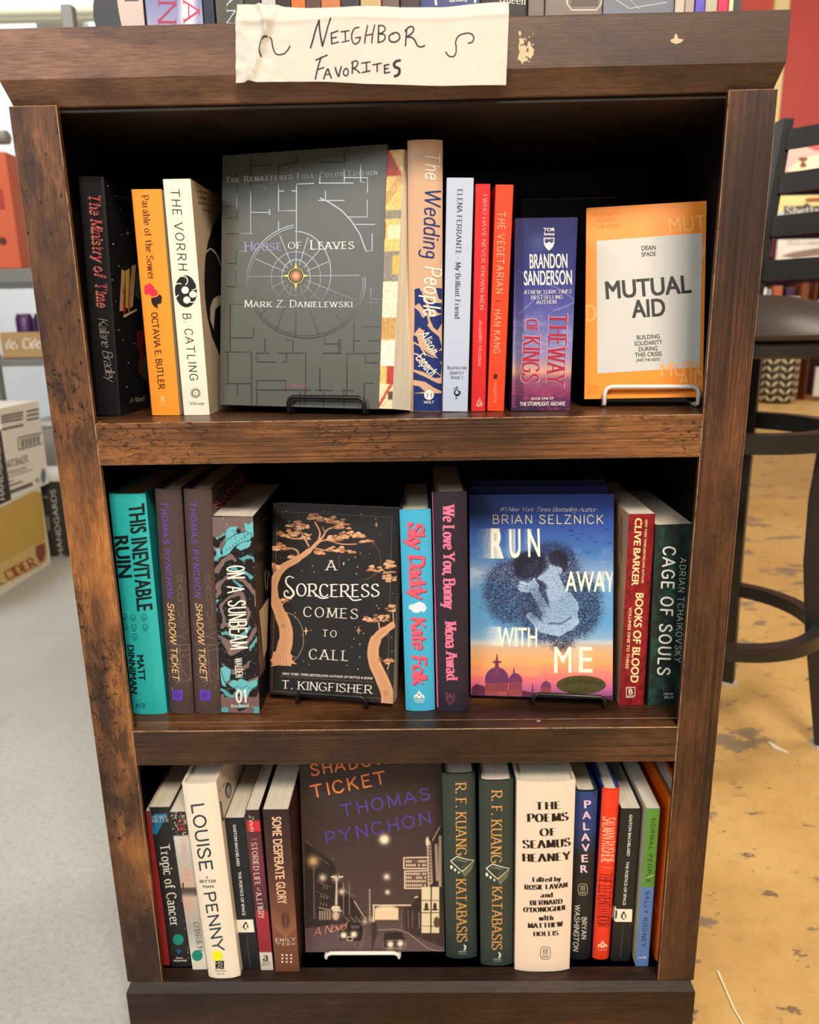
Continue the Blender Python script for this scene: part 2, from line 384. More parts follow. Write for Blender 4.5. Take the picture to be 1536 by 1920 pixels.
def copies(font):
    k = {'BB': .014, 'BX': .026}.get(font, 0)
    return [(-k, -k*.5), (k, -k*.5), (-k, k*.5), (k, k*.5)] if k else [(0, 0)]
def split(tl, m):
    out = []; st = list(tl)
    while st:
        t = st.pop(); e = [np.linalg.norm(np.array(t[i])-np.array(t[(i+1) % 3])) for i in range(3)]; k = int(np.argmax(e))
        if e[k] <= m: out.append(t); continue
        a, b, c = t[k], t[(k+1) % 3], t[(k+2) % 3]; q = (np.array(a)+np.array(b))/2; st += [(a, q, c), (q, b, c)]
    return out
def ribbon(pts, wd, smooth=False, closed=False):
    if smooth: pts = catmull(pts, 6)
    P = [np.array(p, float) for p in pts]; tl = []; n = len(P); ex = []
    for i in range(n):
        a, b = P[max(i-1, 0)], P[min(i+1, n-1)]
        if closed: a, b = P[i-1 if i else n-2], P[i+1 if i < n-1 else 1]
        d = b-a; d = d/max(np.linalg.norm(d), 1e-9); w_ = (wd[i*(len(wd)-1)//max(n-1, 1)] if hasattr(wd, '__len__') else wd)/2
        nn = np.array((-d[1], d[0]))*w_; ex.append((P[i]+nn, P[i]-nn))
    for a, b in zip(ex, ex[1:]): tl += [(a[0], a[1], b[1]), (a[0], b[1], b[0])]
    return tl
def ngon(pts):
    P = [np.array(p, float) for p in pts]; c = sum(P)/len(P); return [(c, P[i], P[(i+1) % len(P)]) for i in range(len(P))]
def disc(cx, cy, rx, ry=None, n=20, rot=0):
    ry = ry or rx; cr, sr = math.cos(rot), math.sin(rot)
    return ngon([(cx+rx*math.cos(a)*cr-ry*math.sin(a)*sr, cy+rx*math.cos(a)*sr+ry*math.sin(a)*cr) for a in np.linspace(0, 2*math.pi, n, endpoint=False)])
def ring2(cx, cy, r, wd, a0=0, a1=360, n=48, ry=None):
    ry = ry or r; return ribbon([(cx+r*math.cos(math.radians(a)), cy-ry*math.sin(math.radians(a))) for a in np.linspace(a0, a1, n)], wd)
def rect(x0, y0, x1, y1): return [((x0, y0), (x1, y0), (x1, y1)), ((x0, y0), (x1, y1), (x0, y1))]

# ------------------------------------------------------------------ printed pictures (flat ink colours of a cover)
def vnoise(X, Y, cell, seed=0):
    r = np.random.RandomState(seed); T = r.rand(64, 64); x = X/cell; y = Y/cell
    xi = np.floor(x).astype(int); yi = np.floor(y).astype(int); fx = x-xi; fy = y-yi; fx = fx*fx*(3-2*fx); fy = fy*fy*(3-2*fy)
    g = lambda a, b: T[a % 64, b % 64]
    return (g(xi, yi)*(1-fx)+g(xi+1, yi)*fx)*(1-fy)+(g(xi, yi+1)*(1-fx)+g(xi+1, yi+1)*fx)*fy
class Cv:
    def __init__(s, X, Y): s.X = X; s.Y = Y; s.I = np.zeros(X.shape+(3,)); s.r = np.random.RandomState(5)
    def b(s, a, c):
        if isinstance(c, str): c = hexc(c)
        s.I = s.I*(1-a[..., None])+np.asarray(c, float)*a[..., None]
    def grad(s, stops):
        ys = [a for a, _ in stops]; cs = np.array([hexc(c) for _, c in stops], float)
        for k in range(3): s.I[..., k] = np.interp(s.Y, ys, cs[:, k])
    def ell(s, cx, cy, rx, ry=None, soft=2., rot=0):
        ry = ry or rx; dx = s.X-cx; dy = s.Y-cy; c, q = math.cos(rot), math.sin(rot)
        d = np.sqrt(((dx*c+dy*q)/rx)**2+((-dx*q+dy*c)/ry)**2); return np.clip((1-d)*min(rx, ry)/soft+.5, 0, 1)
    def poly(s, pts):
        x, y = s.X, s.Y; ins = np.zeros(x.shape, bool); n = len(pts)
        for i in range(n):
            (x1, y1), (x2, y2) = pts[i], pts[(i+1) % n]
            if y1 == y2: continue
            ins ^= ((y1 > y) != (y2 > y)) & (x < (x2-x1)*(y-y1)/(y2-y1)+x1)
        return ins.astype(float)
    def seg(s, pts, w_, soft=1.5):
        m = np.zeros(s.X.shape); w_ = w_ if hasattr(w_, '__len__') else [w_]*len(pts)
        for i in range(len(pts)-1):
            (x1, y1), (x2, y2) = pts[i], pts[i+1]; dx, dy = x2-x1, y2-y1; L = dx*dx+dy*dy+1e-9
            t = np.clip(((s.X-x1)*dx+(s.Y-y1)*dy)/L, 0, 1); d = np.hypot(s.X-x1-t*dx, s.Y-y1-t*dy); r = (w_[i]*(1-t)+w_[i+1]*t)/2
            m = np.maximum(m, np.clip((r-d)/soft+.5, 0, 1))
        return m
    def glow(s, cx, cy, r): return np.exp(-((s.X-cx)**2+(s.Y-cy)**2)/(r*r))
    def rect(s, x0, y0, x1, y1, soft=1.5): return np.clip((s.X-x0)/soft+.5, 0, 1)*np.clip((x1-s.X)/soft+.5, 0, 1)*np.clip((s.Y-y0)/soft+.5, 0, 1)*np.clip((y1-s.Y)/soft+.5, 0, 1)

# ------------------------------------------------------------------ books
CREAM = (226, 215, 196)
class Book:
    def __init__(s, name, label, zs, xl, xr, TL, yf, cover, yaw=0, tilt=0, d=.145, kind='pb', side=None, lift=0, group=None,
                 h=None, z=(0, 0, 1), gut=None, pages=None, rough=.42, skew=0, t=None):
        s.name, s.label, s.kind, s.group, s.z, s.skew = name, label, kind, group, z, skew
        B = Matrix.Rotation(math.radians(yaw), 3, 'Z') @ Matrix.Rotation(-math.radians(tilt), 3, 'X')
        X = B @ Vector((1, 0, 0)); U = B @ Vector((0, 0, 1)); n = B @ Vector((0, 1, 0))
        k = (xl-768)/F; z0 = zs+lift
        # x so that the base corner (x, yf, z0) is seen at column xl
        q = RX-FW*k; base = Vector((0, yf, z0))-CAM; x0 = -q.dot(base)/q.x; P0 = Vector((x0, yf, z0))
        lean = 0; tt = .02
        for it in range(3):
            Q = on_plane(TL[0], TL[1], P0, n)-P0; a, b = Q.dot(X), Q.dot(U); lean = math.atan2(a, b); hh = math.hypot(a, b)
            xa = X*math.cos(lean)-U*math.sin(lean)
            k1 = (xr-768)/F; q1 = RX-FW*k1; tt = -q1.dot(P0-CAM)/q1.dot(xa)
            P0.z = z0 + max(0, tt*math.sin(lean))*math.cos(math.radians(tilt))
        s.h = h or hh; s.t = t or tt; s.d = d; s.P0 = P0
        s.M = Matrix.Translation(P0) @ (B @ Matrix.Rotation(lean, 3, 'Y')).to_4x4(); s.Mi = s.M.inverted()
        s.lean = lean; s.bulge = .0035 if kind == 'hc' and s.t < .08 else (.0006 if s.t < .08 else .0003); s.pw = 3 if kind == 'hc' else 14
        if kind == 'hf': s.bulge = .0
        s.cover = mat(cover, rough, spec=.35); s.side = mat(side, rough, spec=.35) if side is not None else s.cover
        s.pages = pages or paper_mat(); s.mb = MB()
        s.build_body()
        print('BOOK %-34s t=%.3f h=%.3f lean=%.1f x=%.3f..%.3f y=%.3f' % (label[:34], s.t, s.h, math.degrees(lean), P0.x, P0.x+s.t, yf))
    def yf(s, x): return s.bulge*abs(2*x/s.t-1)**s.pw
    def build_body(s):
        hard = s.kind in ('hc', 'hf'); th = .0026 if hard else .0004; t, h, d = s.t, s.h, s.d
        n = 17
        xs = [t*(.5-.5*math.cos(math.pi*i/(n-1))) for i in range(n)]
        out = [(0, d)]+[(x, s.yf(x)) for x in xs]+[(t, d)]
        tin = th*.7
        inn = [(th, d)]+[(min(max(x, th), t-th), s.yf(x)+tin+(.0008 if hard else 0)) for x in xs]+[(t-th, d)]
        mb = MB(); N = len(out)
        vs = [(x, y, z) for z in (0, h) for (x, y) in out]+[(x, y, z) for z in (0, h) for (x, y) in inn]
        fs = []; fm = []
        for i in range(N-1):
            f = [(i, i+1, N+i+1, N+i), (2*N+i, 3*N+i, 3*N+i+1, 2*N+i+1), (N+i, N+i+1, 3*N+i+1, 3*N+i), (i, 2*N+i, 2*N+i+1, i+1)]
            m_ = s.side if i in (0, N-2) else s.cover
            fs += f; fm += [m_]*4
        fs += [(0, N, 3*N, 2*N), (N-1, 3*N-1, 4*N-1, 2*N-1)]; fm += [s.side]*2
        s.mb.add(vs, fs, s.cover)
        for i, m_ in enumerate(fm): s.mb.mi[i] = s.mb.slot(m_)
        # page block
        pb = MB(); e = .0035 if hard else .0003; px0, px1 = th+.0002, t-th-.0002; y0 = s.bulge+tin+.0012; y1 = d-(.004 if hard else .0004)
        k = s.skew
        vs = [(x+(k*(y-y0)/(y1-y0) if k else 0), y, z) for z in (e, h-e) for y in (y0, y1) for x in (px0, px1+(.0 if not k else .0))]
        pb.add(vs, [(0, 2, 3, 1), (4, 5, 7, 6), (0, 1, 5, 4), (2, 6, 7, 3), (0, 4, 6, 2), (1, 3, 7, 5)], s.pages)
        s.pb = pb
    # input coordinates are those of an enlarged crop of the photo: (x offset, y offset, scale)
    def px(s, q): return s.z[0]+q[0]/s.z[2], s.z[1]+q[1]/s.z[2]
    def loc(s, q, surf='f'):
        u, v = s.px(q)
        p0, n = (s.P0, s.M.to_3x3() @ Vector((0, 1, 0))) if surf == 'f' else (s.M @ Vector((s.t if surf == 'r' else 0, 0, 0)), s.M.to_3x3() @ Vector((1, 0, 0)))
        return s.Mi @ on_plane(u, v, p0, n)
    def put(s, p, surf, off):
        z = min(max(p.z, .0004), s.h-.0004)
        if surf == 'f':
            x = min(max(p.x, .0003), s.t-.0003); return (x, s.yf(x)-off, z)
        y = min(max(p.y, s.bulge+.0006), s.d-.0004)
        return (s.t+off, y, z) if surf == 'r' else (-off, y, z)
    def P(s, tl, col, layer=1, surf='f', rough=.45, spec=.35, metal=0):
        if s.kind == 'hc' and surf == 'f': tl = split(tl, 4.5*s.z[2])
        if surf != 'f': tl = split(tl, 12*s.z[2])
        off = .00012+.00009*layer; out = []
        for i, t in enumerate(tl):
            q = [s.put(s.loc(p, surf), surf, off+(i % 9)*2.5e-6) for p in t]
            a, b, c = map(Vector, q)
            if (b-a).cross(c-a).length < 1e-10: continue
            out.append(q)
        s.mb.tris(out, mat(col, rough, metal, spec)); return s
    def T(s, text, x0, y0, x1, y1, cap, col, font='B', layer=2, surf='f', **k):
        mk = {q: k.pop(q) for q in ('rough', 'spec', 'metal') if q in k}
        for i, sh in enumerate(copies(font)): s.P(layout(text, (x0, y0), (x1, y1), cap, font, shift=sh, **k), col, layer+i*.2, surf, **mk)
        return s
    def canvas(s, nx, ny, surf='f'):
        s.cs = surf; zz = np.linspace(.0003, s.h-.0003, ny); e = .0002
        if surf == 'f': a = np.linspace(e, s.t-e, nx)
        else: a = np.linspace(s.bulge+.0005, s.d-.0005, nx)
        A, Zz = np.meshgrid(a, zz); s.A, s.Zz = A, Zz
        if surf == 'f': L = np.stack((A, s.bulge*np.abs(2*A/s.t-1)**s.pw-.00012, Zz), -1)
        else: L = np.stack((np.full_like(A, s.t+.00012 if surf == 'r' else -.00012), A, Zz), -1)
        s.L = L; M = np.array(s.M); W_ = L@M[:3, :3].T+M[:3, 3]-np.array(CAM)
        dz = W_@np.array(FW); X = 768+F*(W_@np.array(RX))/dz; Y = 960-F*(W_@np.array(UP))/dz
        s.cv = Cv((X-s.z[0])*s.z[2], (Y-s.z[1])*s.z[2]); return s.cv
    def commit(s):
        L = s.L; I = np.clip(s.cv.I, 0, 255)
        if s.cs == 'l': L = L[:, ::-1]; I = I[:, ::-1]
        s.mb.grid(L, I, print_mat())
    def done(s):
        o = empty(s.name, label=s.label, cat='book', group=s.group); o.matrix_world = s.M; s.o = o
        s.mb.build('cover', o, smooth=25); s.pb.build('page_block', o); return s
    def clone(s, label, world):
        """another copy of the same book with its cover and pages"""
        r = s.o.copy(); C.objects.link(r); r.matrix_world = world; r['label'] = label
        for ch in s.o.children:
            c = ch.copy(); C.objects.link(c); c.parent = r
        return r
    def sticker(s, cx, cy, r, col, label, surf='f', ry=None, text=None):
        mb = MB(); tl = split(disc(cx, cy, r, ry, 32), 4*s.z[2]); off = .0005
        top = [[s.put(s.loc(p, surf), surf, off) for p in t] for t in tl]
        mb.tris(top, mat(col, .4)); rim = disc(cx, cy, r, ry, 32)
        for t in rim:
            a, b = t[1], t[2]; pa, pb_ = s.put(s.loc(a), surf, off), s.put(s.loc(b), surf, off); qa, qb = s.put(s.loc(a), surf, .0001), s.put(s.loc(b), surf, .0001)
            mb.add([pa, pb_, qb, qa], [(0, 1, 2, 3)], mat(col, .4))
        if text:
            for tri, c in text:
                mb.tris([[s.put(s.loc(p, surf), surf, off+.0001) for p in t] for t in tri], mat(c, .5))
        o = mb.build('sticker', s.o); o['label'] = label; return o

# ------------------------------------------------------------------ bookcase
bc = empty('bookcase', (0, .15, 0), 'tall rustic dark brown wooden bookcase with three open shelves of books', 'bookcase')
bc.location = (0, 0, 0)
W_st = dict()
wL = wood('rustic_wood_left_stile', 2, (59, 39, 28), (111, 73, 46), (176, 115, 61), patch=.9, crack=1.0, stripe=.25, off=(3.3, .2, .62), pscale=11, zones=[(.10, .30), (.20, .22), (.27, .55), (.32, .25), (.40, .8), (.58, .95), (.66, .75), (.70, .35), (.80, .12), (.86, .42), (.92, .75), (.98, .5)])
wR = wood('rustic_wood_right_stile', 2, (56, 36, 25), (94, 59, 37), (122, 78, 48), patch=.55, crack=.45, stripe=.85, off=(1.1, 4, 2.2), pscale=11, zones=[(.10, .45), (.25, .55), (.36, .3), (.50, .25), (.60, .6), (.78, .5), (.88, .3), (.98, .45)])
wS1 = wood('rustic_wood_upper_rail', 0, (72, 45, 27), (114, 73, 42), (142, 93, 52), patch=1.0, crack=.9, stripe=.9, off=(.35, 7, 1.4), pscale=12, zones=[(-.28, .75), (-.20, .55), (-.16, .2), (-.10, .35), (-.04, .7), (.1, .45), (.2, .8), (.28, .6)])
wS2 = wood('rustic_wood_lower_rail', 0, (45, 30, 21), (73, 48, 30), (100, 66, 41), patch=.5, crack=.2, stripe=.9, off=(5, 1, 9))
wC = wood('rustic_wood_crown', 0, (75, 53, 41), (99, 69, 53), (130, 92, 68), patch=.45, crack=.0, stripe=.12, off=(2, 3, 4), rough=.42, pscale=11, spec=.5, zones=[(-.32, .75), (-.24, .35), (-.1, .6), (.1, .35), (.32, .2)])  # paler left end: glare put into the wood colour
wP = wood('rustic_wood_plinth', 0, (32, 19, 14), (51, 32, 21), (81, 51, 33), patch=.5, crack=.1, stripe=.6, off=(9, 2, 1))
wI = wood('rustic_wood_inner', 2, (26, 19, 15), (38, 27, 21), (52, 36, 27), patch=.2, crack=0, stripe=.3, off=(4, 4, 2))  # same wood darkened, compartment shade put into its colour
wT = wood('rustic_wood_shelf_top', 0, (52, 32, 19), (86, 54, 32), (120, 77, 45), patch=.6, crack=.2, stripe=.7, off=(7, 1, 3), rough=.34)
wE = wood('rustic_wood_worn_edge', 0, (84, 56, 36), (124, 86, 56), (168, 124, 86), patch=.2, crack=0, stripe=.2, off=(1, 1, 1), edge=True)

def board(name, x0, x1, y0, y1, z0, z1, m, bev=.0006, top=None, parent=bc, edge=wE):
    bm = bmesh.new(); bmesh.ops.create_cube(bm, size=1)
    for v in bm.verts: v.co = Vector((x0+(v.co.x+.5)*(x1-x0), y0+(v.co.y+.5)*(y1-y0), z0+(v.co.z+.5)*(z1-z0)))
    for f in bm.faces: f.material_index = 2 if (top and f.normal.z > .5) else 0
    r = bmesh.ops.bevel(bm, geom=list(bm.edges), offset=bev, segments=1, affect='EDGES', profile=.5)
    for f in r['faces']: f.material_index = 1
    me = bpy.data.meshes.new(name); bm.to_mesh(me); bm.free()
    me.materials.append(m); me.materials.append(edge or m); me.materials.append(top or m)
    o = bpy.data.objects.new(name, me); C.objects.link(o); o.parent = parent; return o

OX, IX = .3124, .273
Z1, Z2, Z3, ZT = .72, .4096, .1002, .9808
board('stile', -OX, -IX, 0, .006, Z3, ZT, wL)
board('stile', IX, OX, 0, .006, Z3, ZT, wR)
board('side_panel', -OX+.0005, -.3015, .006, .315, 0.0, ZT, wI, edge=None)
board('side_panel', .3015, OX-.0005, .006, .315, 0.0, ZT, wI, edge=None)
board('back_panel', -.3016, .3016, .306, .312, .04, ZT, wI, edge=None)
board('top_panel', -.300, .300, .010, .306, ZT-.004, ZT-.0006, wI, edge=None)  # added dark sheet, shade under the crown put into its colour
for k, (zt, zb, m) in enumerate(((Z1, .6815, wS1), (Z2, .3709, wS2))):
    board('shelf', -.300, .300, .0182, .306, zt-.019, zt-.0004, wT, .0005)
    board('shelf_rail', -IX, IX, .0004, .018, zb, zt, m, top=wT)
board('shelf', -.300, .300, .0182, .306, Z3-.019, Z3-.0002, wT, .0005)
def frustum(name, prof, m, xo, m2=None, parent=bc):
    """mitred moulding round front and both sides: prof = [(overhang, z)] bottom to top, runs back to the wall side"""
    mb = MB()
    rings_ = []
    for o, z in prof: k_ = .5 if o > 0 else .2; rings_.append([(-xo-o*k_, .315, z), (-xo-o*k_, -o, z), (xo+o*k_, -o, z), (xo+o*k_, .315, z)])
    vs = [p for r in rings_ for p in r]; fs = []; mi = []
    n = len(prof)
    for i in range(n-1):
        for k in range(4): fs.append((i*4+k, i*4+(k+1) % 4, (i+1)*4+(k+1) % 4, (i+1)*4+k)); mi.append(i)
    fs.append((3, 2, 1, 0)); fs.append(tuple((n-1)*4+k for k in range(4)))
    mb.add(vs, fs, m)
    return mb
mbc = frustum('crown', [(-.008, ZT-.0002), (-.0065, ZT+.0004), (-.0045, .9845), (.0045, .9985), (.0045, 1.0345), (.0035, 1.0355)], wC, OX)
# chips and a flaked corner where the laminate has worn through on the crown
chipm = mat((203, 184, 150), .8)
def on_crown(q): p = on_y(q[0], q[1], -.0045); return (p.x, -.0045-.00015, min(max(p.z, .9990), 1.0340))
rr = random.Random(3)
def blob(cx, cy, rx, ry, n=14, j=.35): return ngon([(cx+rx*(1+rr.uniform(-j, j))*math.cos(a), cy+ry*(1+rr.uniform(-j, j))*math.sin(a)) for a in np.linspace(0, 2*math.pi, n, endpoint=False)])
chips = blob(982, 92, 7, 8)+blob(978, 107, 6, 11)+blob(989, 102, 9, 6)+blob(996, 98, 5, 11)+blob(978, 78, 5, 7)+blob(975, 63, 2.2, 6)+blob(985, 112, 5, 4)+blob(992, 85, 4, 5)+blob(974, 88, 2, 9)
for _ in range(26): chips += blob(973+rr.random()*28, 62+rr.random()*56, 1.4, 1.6, 7)
chips += blob(1268, 77, 9, 6, 12)+blob(1267, 70, 3.5, 6)+blob(1277, 76, 4, 3)+blob(1261, 76, 4, 2.5)
for i_, t in enumerate(chips): mbc.tris([[tuple(Vector(on_crown(p))-Vector((0, (i_ % 61)*4e-6, 0))) for p in t]], chipm)
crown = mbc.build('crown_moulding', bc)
mbp = frustum('plinth', [(.0065, 0), (.0065, .0915), (-.0005, Z3-.0004), (-.004, Z3-.0002)], wP, OX-.0035)
mbp.build('plinth', bc)
# small white chips along the rail edges
for (u, v, rx, ry, yy) in ((1010, 1352, 5, 1.2, .0182), (1160, 1366.5, 3.5, 1.5, 0), (1040, 782, 6, 1.0, 0), (300, 791.5, 5, .9, 0), (620, 788.5, 8, .8, 0)):
    z = (Z2 if v > 1000 else Z1)+.0002
    c = on_z(u, v, z) ; w_ = rx*.00045
    a = [(c.x+w_*(1+rr.uniform(-.3, .3))*math.cos(t), max(c.y+.0012*math.sin(t)*(1+rr.uniform(-.3, .3)), .0009), z) for t in np.linspace(0, 2*math.pi, 9, endpoint=False)]
    ch = MB(); ch.add(a, [tuple(range(9))], chipm); ch.build('edge_chip', bc)

# ------------------------------------------------------------------ hand lettered paper sign over the crown edge
sg = MB(); paper = mat((208, 204, 196), .75, spec=.2)
SY = -.0065
sTL, sTR, sBL, sBR = on_y(442, 8, SY), on_y(955, 5, SY), on_y(443, 155, SY), on_y(949, 160, SY)
nx, ny = 110, 40
def sign_y(a, b):
    """depth of the sheet at a (0..1 across) and b (0..1 down): gentle waves, creases at left, a fold along the top"""
    y = SY-.0004-.0009*math.sin(a*9+.7)*b*b-.0006*math.sin(a*23)*b
    y -= .0042*math.exp(-((a-.085-.03*math.sin(b*5))/.013)**2)*(.5+.5*math.sin(b*6+1))+.0032*math.exp(-((a-.125+.05*b)/.009)**2)*max(0, 1-b*1.3)
    y -= .0030*math.exp(-((a-.05-.1*(1-b))/.012)**2)
    y -= .0010*(mnoise.noise(Vector((a*26, b*8, 1)))*max(0, 1-a*4)*1.6+mnoise.noise(Vector((a*14, b*5, 5)))*.5+.35)
    fl = .20-.05*a+(.02*math.sin(a*11)); y += max(0, fl-b)*.030
    y -= .0008*math.exp(-((b-fl)/.03)**2)
    return min(y, -.0052)if b > .22 else y
def sign_pt(a, b, off=0):
    t = sTL.lerp(sTR, a); q = sBL.lerp(sBR, a); p = t.lerp(q, b)
    e = .0009*math.sin(a*14+1)+.0012*math.sin(a*5+2) if b < .02 else 0
    e += -.0011*math.sin(a*7+2.6)*(b > .98)
    return Vector((p.x, sign_y(a, b)-off, p.z+e))
vs = [sign_pt(i/nx, j/ny) for j in range(ny+1) for i in range(nx+1)]
N_ = len(vs); vs += [p+Vector((0, .0002, 0)) for p in vs]; fs = []
for j in range(ny):
    for i in range(nx):
        a = j*(nx+1)+i; fs += [(a, a+nx+1, a+nx+2, a+1), (N_+a, N_+a+1, N_+a+nx+2, N_+a+nx+1)]
sg.add(vs, fs, paper)
def sign_uv(q):
    p = on_y(430+q[0]/2.844, q[1]/2.844, SY)
    # invert the near-affine corner frame
    a = (p.x-sTL.x)/(sTR.x-sTL.x); 
    for _ in range(3):
        zt = sTL.z+(sTR.z-sTL.z)*a; zb = sBL.z+(sBR.z-sBL.z)*a; b = (zt-p.z)/(zt-zb)
        xl_ = sTL.x+(sBL.x-sTL.x)*b; xr_ = sTR.x+(sBR.x-sTR.x)*b; a = (p.x-xl_)/(xr_-xl_)
    return a, b
ink = mat((28, 27, 32), .5)
strokes = [
 ([(434, 256), (447, 215), (462, 160), (480, 112)], 9), ([(480, 112), (484, 170), (498, 248)], 9), ([(498, 248), (515, 190), (528, 140), (541, 101)], 8),
 ([(545, 178), (547, 236)], 8), ([(545, 180), (580, 167)], 7), ([(547, 207), (572, 200)], 7), ([(547, 236), (584, 226)], 7),
 ([(596, 172), (640, 166)], 6), ([(619, 169), (620, 221)], 7), ([(602, 227), (640, 217)], 6),
 ([(692, 147), (668, 155), (654, 185), (656, 218), (672, 236), (692, 222), (699, 200)], 7), ([(674, 203), (702, 199)], 6),
 ([(738, 138), (728, 185), (722, 230)], 7), ([(776, 135), (765, 185), (760, 228)], 7), ([(728, 190), (766, 183)], 6),
 ([(797, 138), (795, 228)], 8), ([(797, 138), (822, 140), (832, 155), (822, 172), (799, 182)], 7), ([(799, 182), (826, 186), (832, 203), (820, 220), (794, 228)], 7),
 ([(872, 178), (853, 196), (858, 220), (885, 226), (908, 208), (905, 184), (885, 175), (872, 184)], 8),
 ([(946, 160), (943, 205), (940, 246)], 8), ([(938, 166), (958, 148), (976, 145), (984, 160), (972, 182), (945, 200)], 8), ([(946, 199), (975, 203), (992, 222), (1004, 246), (1022, 252), (1042, 246)], 8),
 ([(174, 308), (166, 275), (172, 235), (190, 210), (215, 203), (227, 215), (232, 245), (244, 282), (265, 295), (295, 288), (315, 265), (324, 248)], 7),
 ([(1155, 280), (1168, 298), (1190, 305), (1207, 290), (1210, 255), (1207, 225), (1222, 196), (1250, 183), (1280, 180), (1300, 192), (1303, 212), (1293, 228), (1275, 233)], 7),
 ([(490, 308), (474, 360), (460, 424)], 8), ([(463, 322), (495, 308), (523, 296)], 7), ([(474, 372), (505, 362)], 7),
 ([(505, 422), (517, 385), (527, 370), (536, 395), (545, 418)], 8), ([(512, 400), (538, 397)], 6),
 ([(566, 362), (574, 390), (584, 408), (590, 385), (598, 357)], 8),
 ([(622, 366), (610, 380), (612, 400), (628, 402), (635, 385), (628, 366), (618, 368)], 7),
 ([(658, 332), (656, 390)], 8), ([(652, 334), (675, 324), (686, 336), (676, 356), (657, 366)], 7), ([(659, 364), (678, 372), (696, 388)], 7),
 ([(706, 337), (752, 330)], 6), ([(731, 332), (732, 382)], 7), ([(708, 386), (750, 377)], 6),
 ([(766, 346), (811, 339)], 6), ([(789, 342), (789, 382)], 7),
 ([(828, 350), (829, 390)], 8), ([(828, 350), (851, 346)], 7), ([(829, 369), (847, 366)], 7), ([(829, 391), (856, 386)], 7),
 ([(910, 325), (890, 330), (879, 345), (886, 360), (904, 368), (908, 385), (900, 402), (883, 408)], 14)]
tl = []
for pts, wd in strokes:
    r_ = ribbon(pts, wd, smooth=len(pts) > 2)
    for t in r_: tl.append(t)
    for q in (pts[0], pts[-1]): tl += disc(q[0], q[1], wd/2, n=8)
tl = split(tl, 14)
sg.tris([[sign_pt(*sign_uv(p), off=.00022) for p in t] for t in tl], ink)
o = sg.build('paper_sign', smooth=60)
tag(o, 'creased white paper sign hand lettered in black marker hanging on the bookcase crown', 'sign')

# ------------------------------------------------------------------ crops of the photo in which the print was measured
QA = (100, 300, 3.84); QB = (400, 250, 3.49); QC = (700, 250, 3.49); QD = (1050, 350, 3.16)
RA = (180, 860, 3.311); RB = (480, 900, 4.0); RC = (730, 870, 3.339); RD = (1100, 870, 3.37)
SA = (240, 1420, 4.365); SB = (550, 1420, 4.365); SC_ = (820, 1420, 4.365); SD = (1060, 1420, 4.3625)
WH = (240, 236, 226)
G1, G2, G3 = 'books on the upper shelf', 'books on the middle shelf', 'books on the bottom shelf'

# ======= upper shelf
b = Book('paperback_book', 'black paperback sprinkled with stars leaning at the far left of the upper shelf', Z1, 182, 226, (146, 330), .058, (24, 23, 27), d=.135, z=QA, group=G1, rough=.5)
for dx, dy, c in ((-16, 5, (120, 40, 90)), (-9, 3, (40, 90, 95)), (-4, 1, (225, 175, 90)), (3, 0, (200, 70, 95)), (9, -2, (30, 20, 30))):
    b.T('The Ministry of Time', 262+dx, 246+dy, 322+dx, 1056+dy, 74, c, 'SI' , layer=1+(dx+16)//6) if c[0] > 30 else b.T('The Ministry of Time', 262+dx, 246+dy, 322+dx, 1056+dy, 62, c, 'N', layer=6)
b.T('Kaliane Bradley', 322, 1135, 385, 1590, 66, (150, 142, 134), 'N', layer=2)
for x, y, r in ((390, 187, 5), (487, 355, 4), (457, 455, 2), (487, 537, 3), (430, 605, 6), (470, 763, 4), (423, 863, 5), (446, 1017, 3), (470, 1224, 5), (500, 1298, 4), (540, 1460, 5), (530, 1633, 5), (583, 1321, 4), (560, 660, 2), (410, 320, 2), (452, 1120, 2)):
    b.P(disc(x, y, r, n=8), (230, 228, 215), 1, 'r')
b.P(ribbon([(520, 527), (549, 527)], 3)+ribbon([(534, 512), (534, 542)], 3), (200, 200, 190), 1, 'r')
for c, pts in (('e0b08a', [(475, 1088), (490, 785), (515, 800), (506, 1085)]), ('b8322e', [(498, 830), (520, 1060), (512, 1145), (500, 1080)]), ('e2c050', [(517, 800), (548, 778), (532, 1070), (520, 1060)]), ('b87850', [(548, 790), (560, 940), (545, 1115), (532, 1070)]),
               ('e0b27a', [(548, 1070), (562, 762), (594, 752), (572, 1052)]), ('35625e', [(594, 800), (625, 830), (622, 1010), (588, 980)]), ('e8d8b0', [(500, 1120), (600, 1070), (600, 1085), (510, 1135)]), ('7c2030', [(598, 1240), (652, 1214), (642, 1545), (612, 1545), (622, 1350), (597, 1360)]), ('3c5a30', [(642, 1400), (682, 1420), (672, 1590), (622, 1542)])):
    b.P(ngon(pts), hexc(c), 1, 'r')
b.T('THE WASHINGTON POST', 430, 265, 620, 300, 17, (140, 135, 130), 'B', surf='r', layer=1)
b.T('a novel', 550, 1745, 650, 1735, 42, (190, 185, 170), 'N', surf='r', layer=1)
b.done()

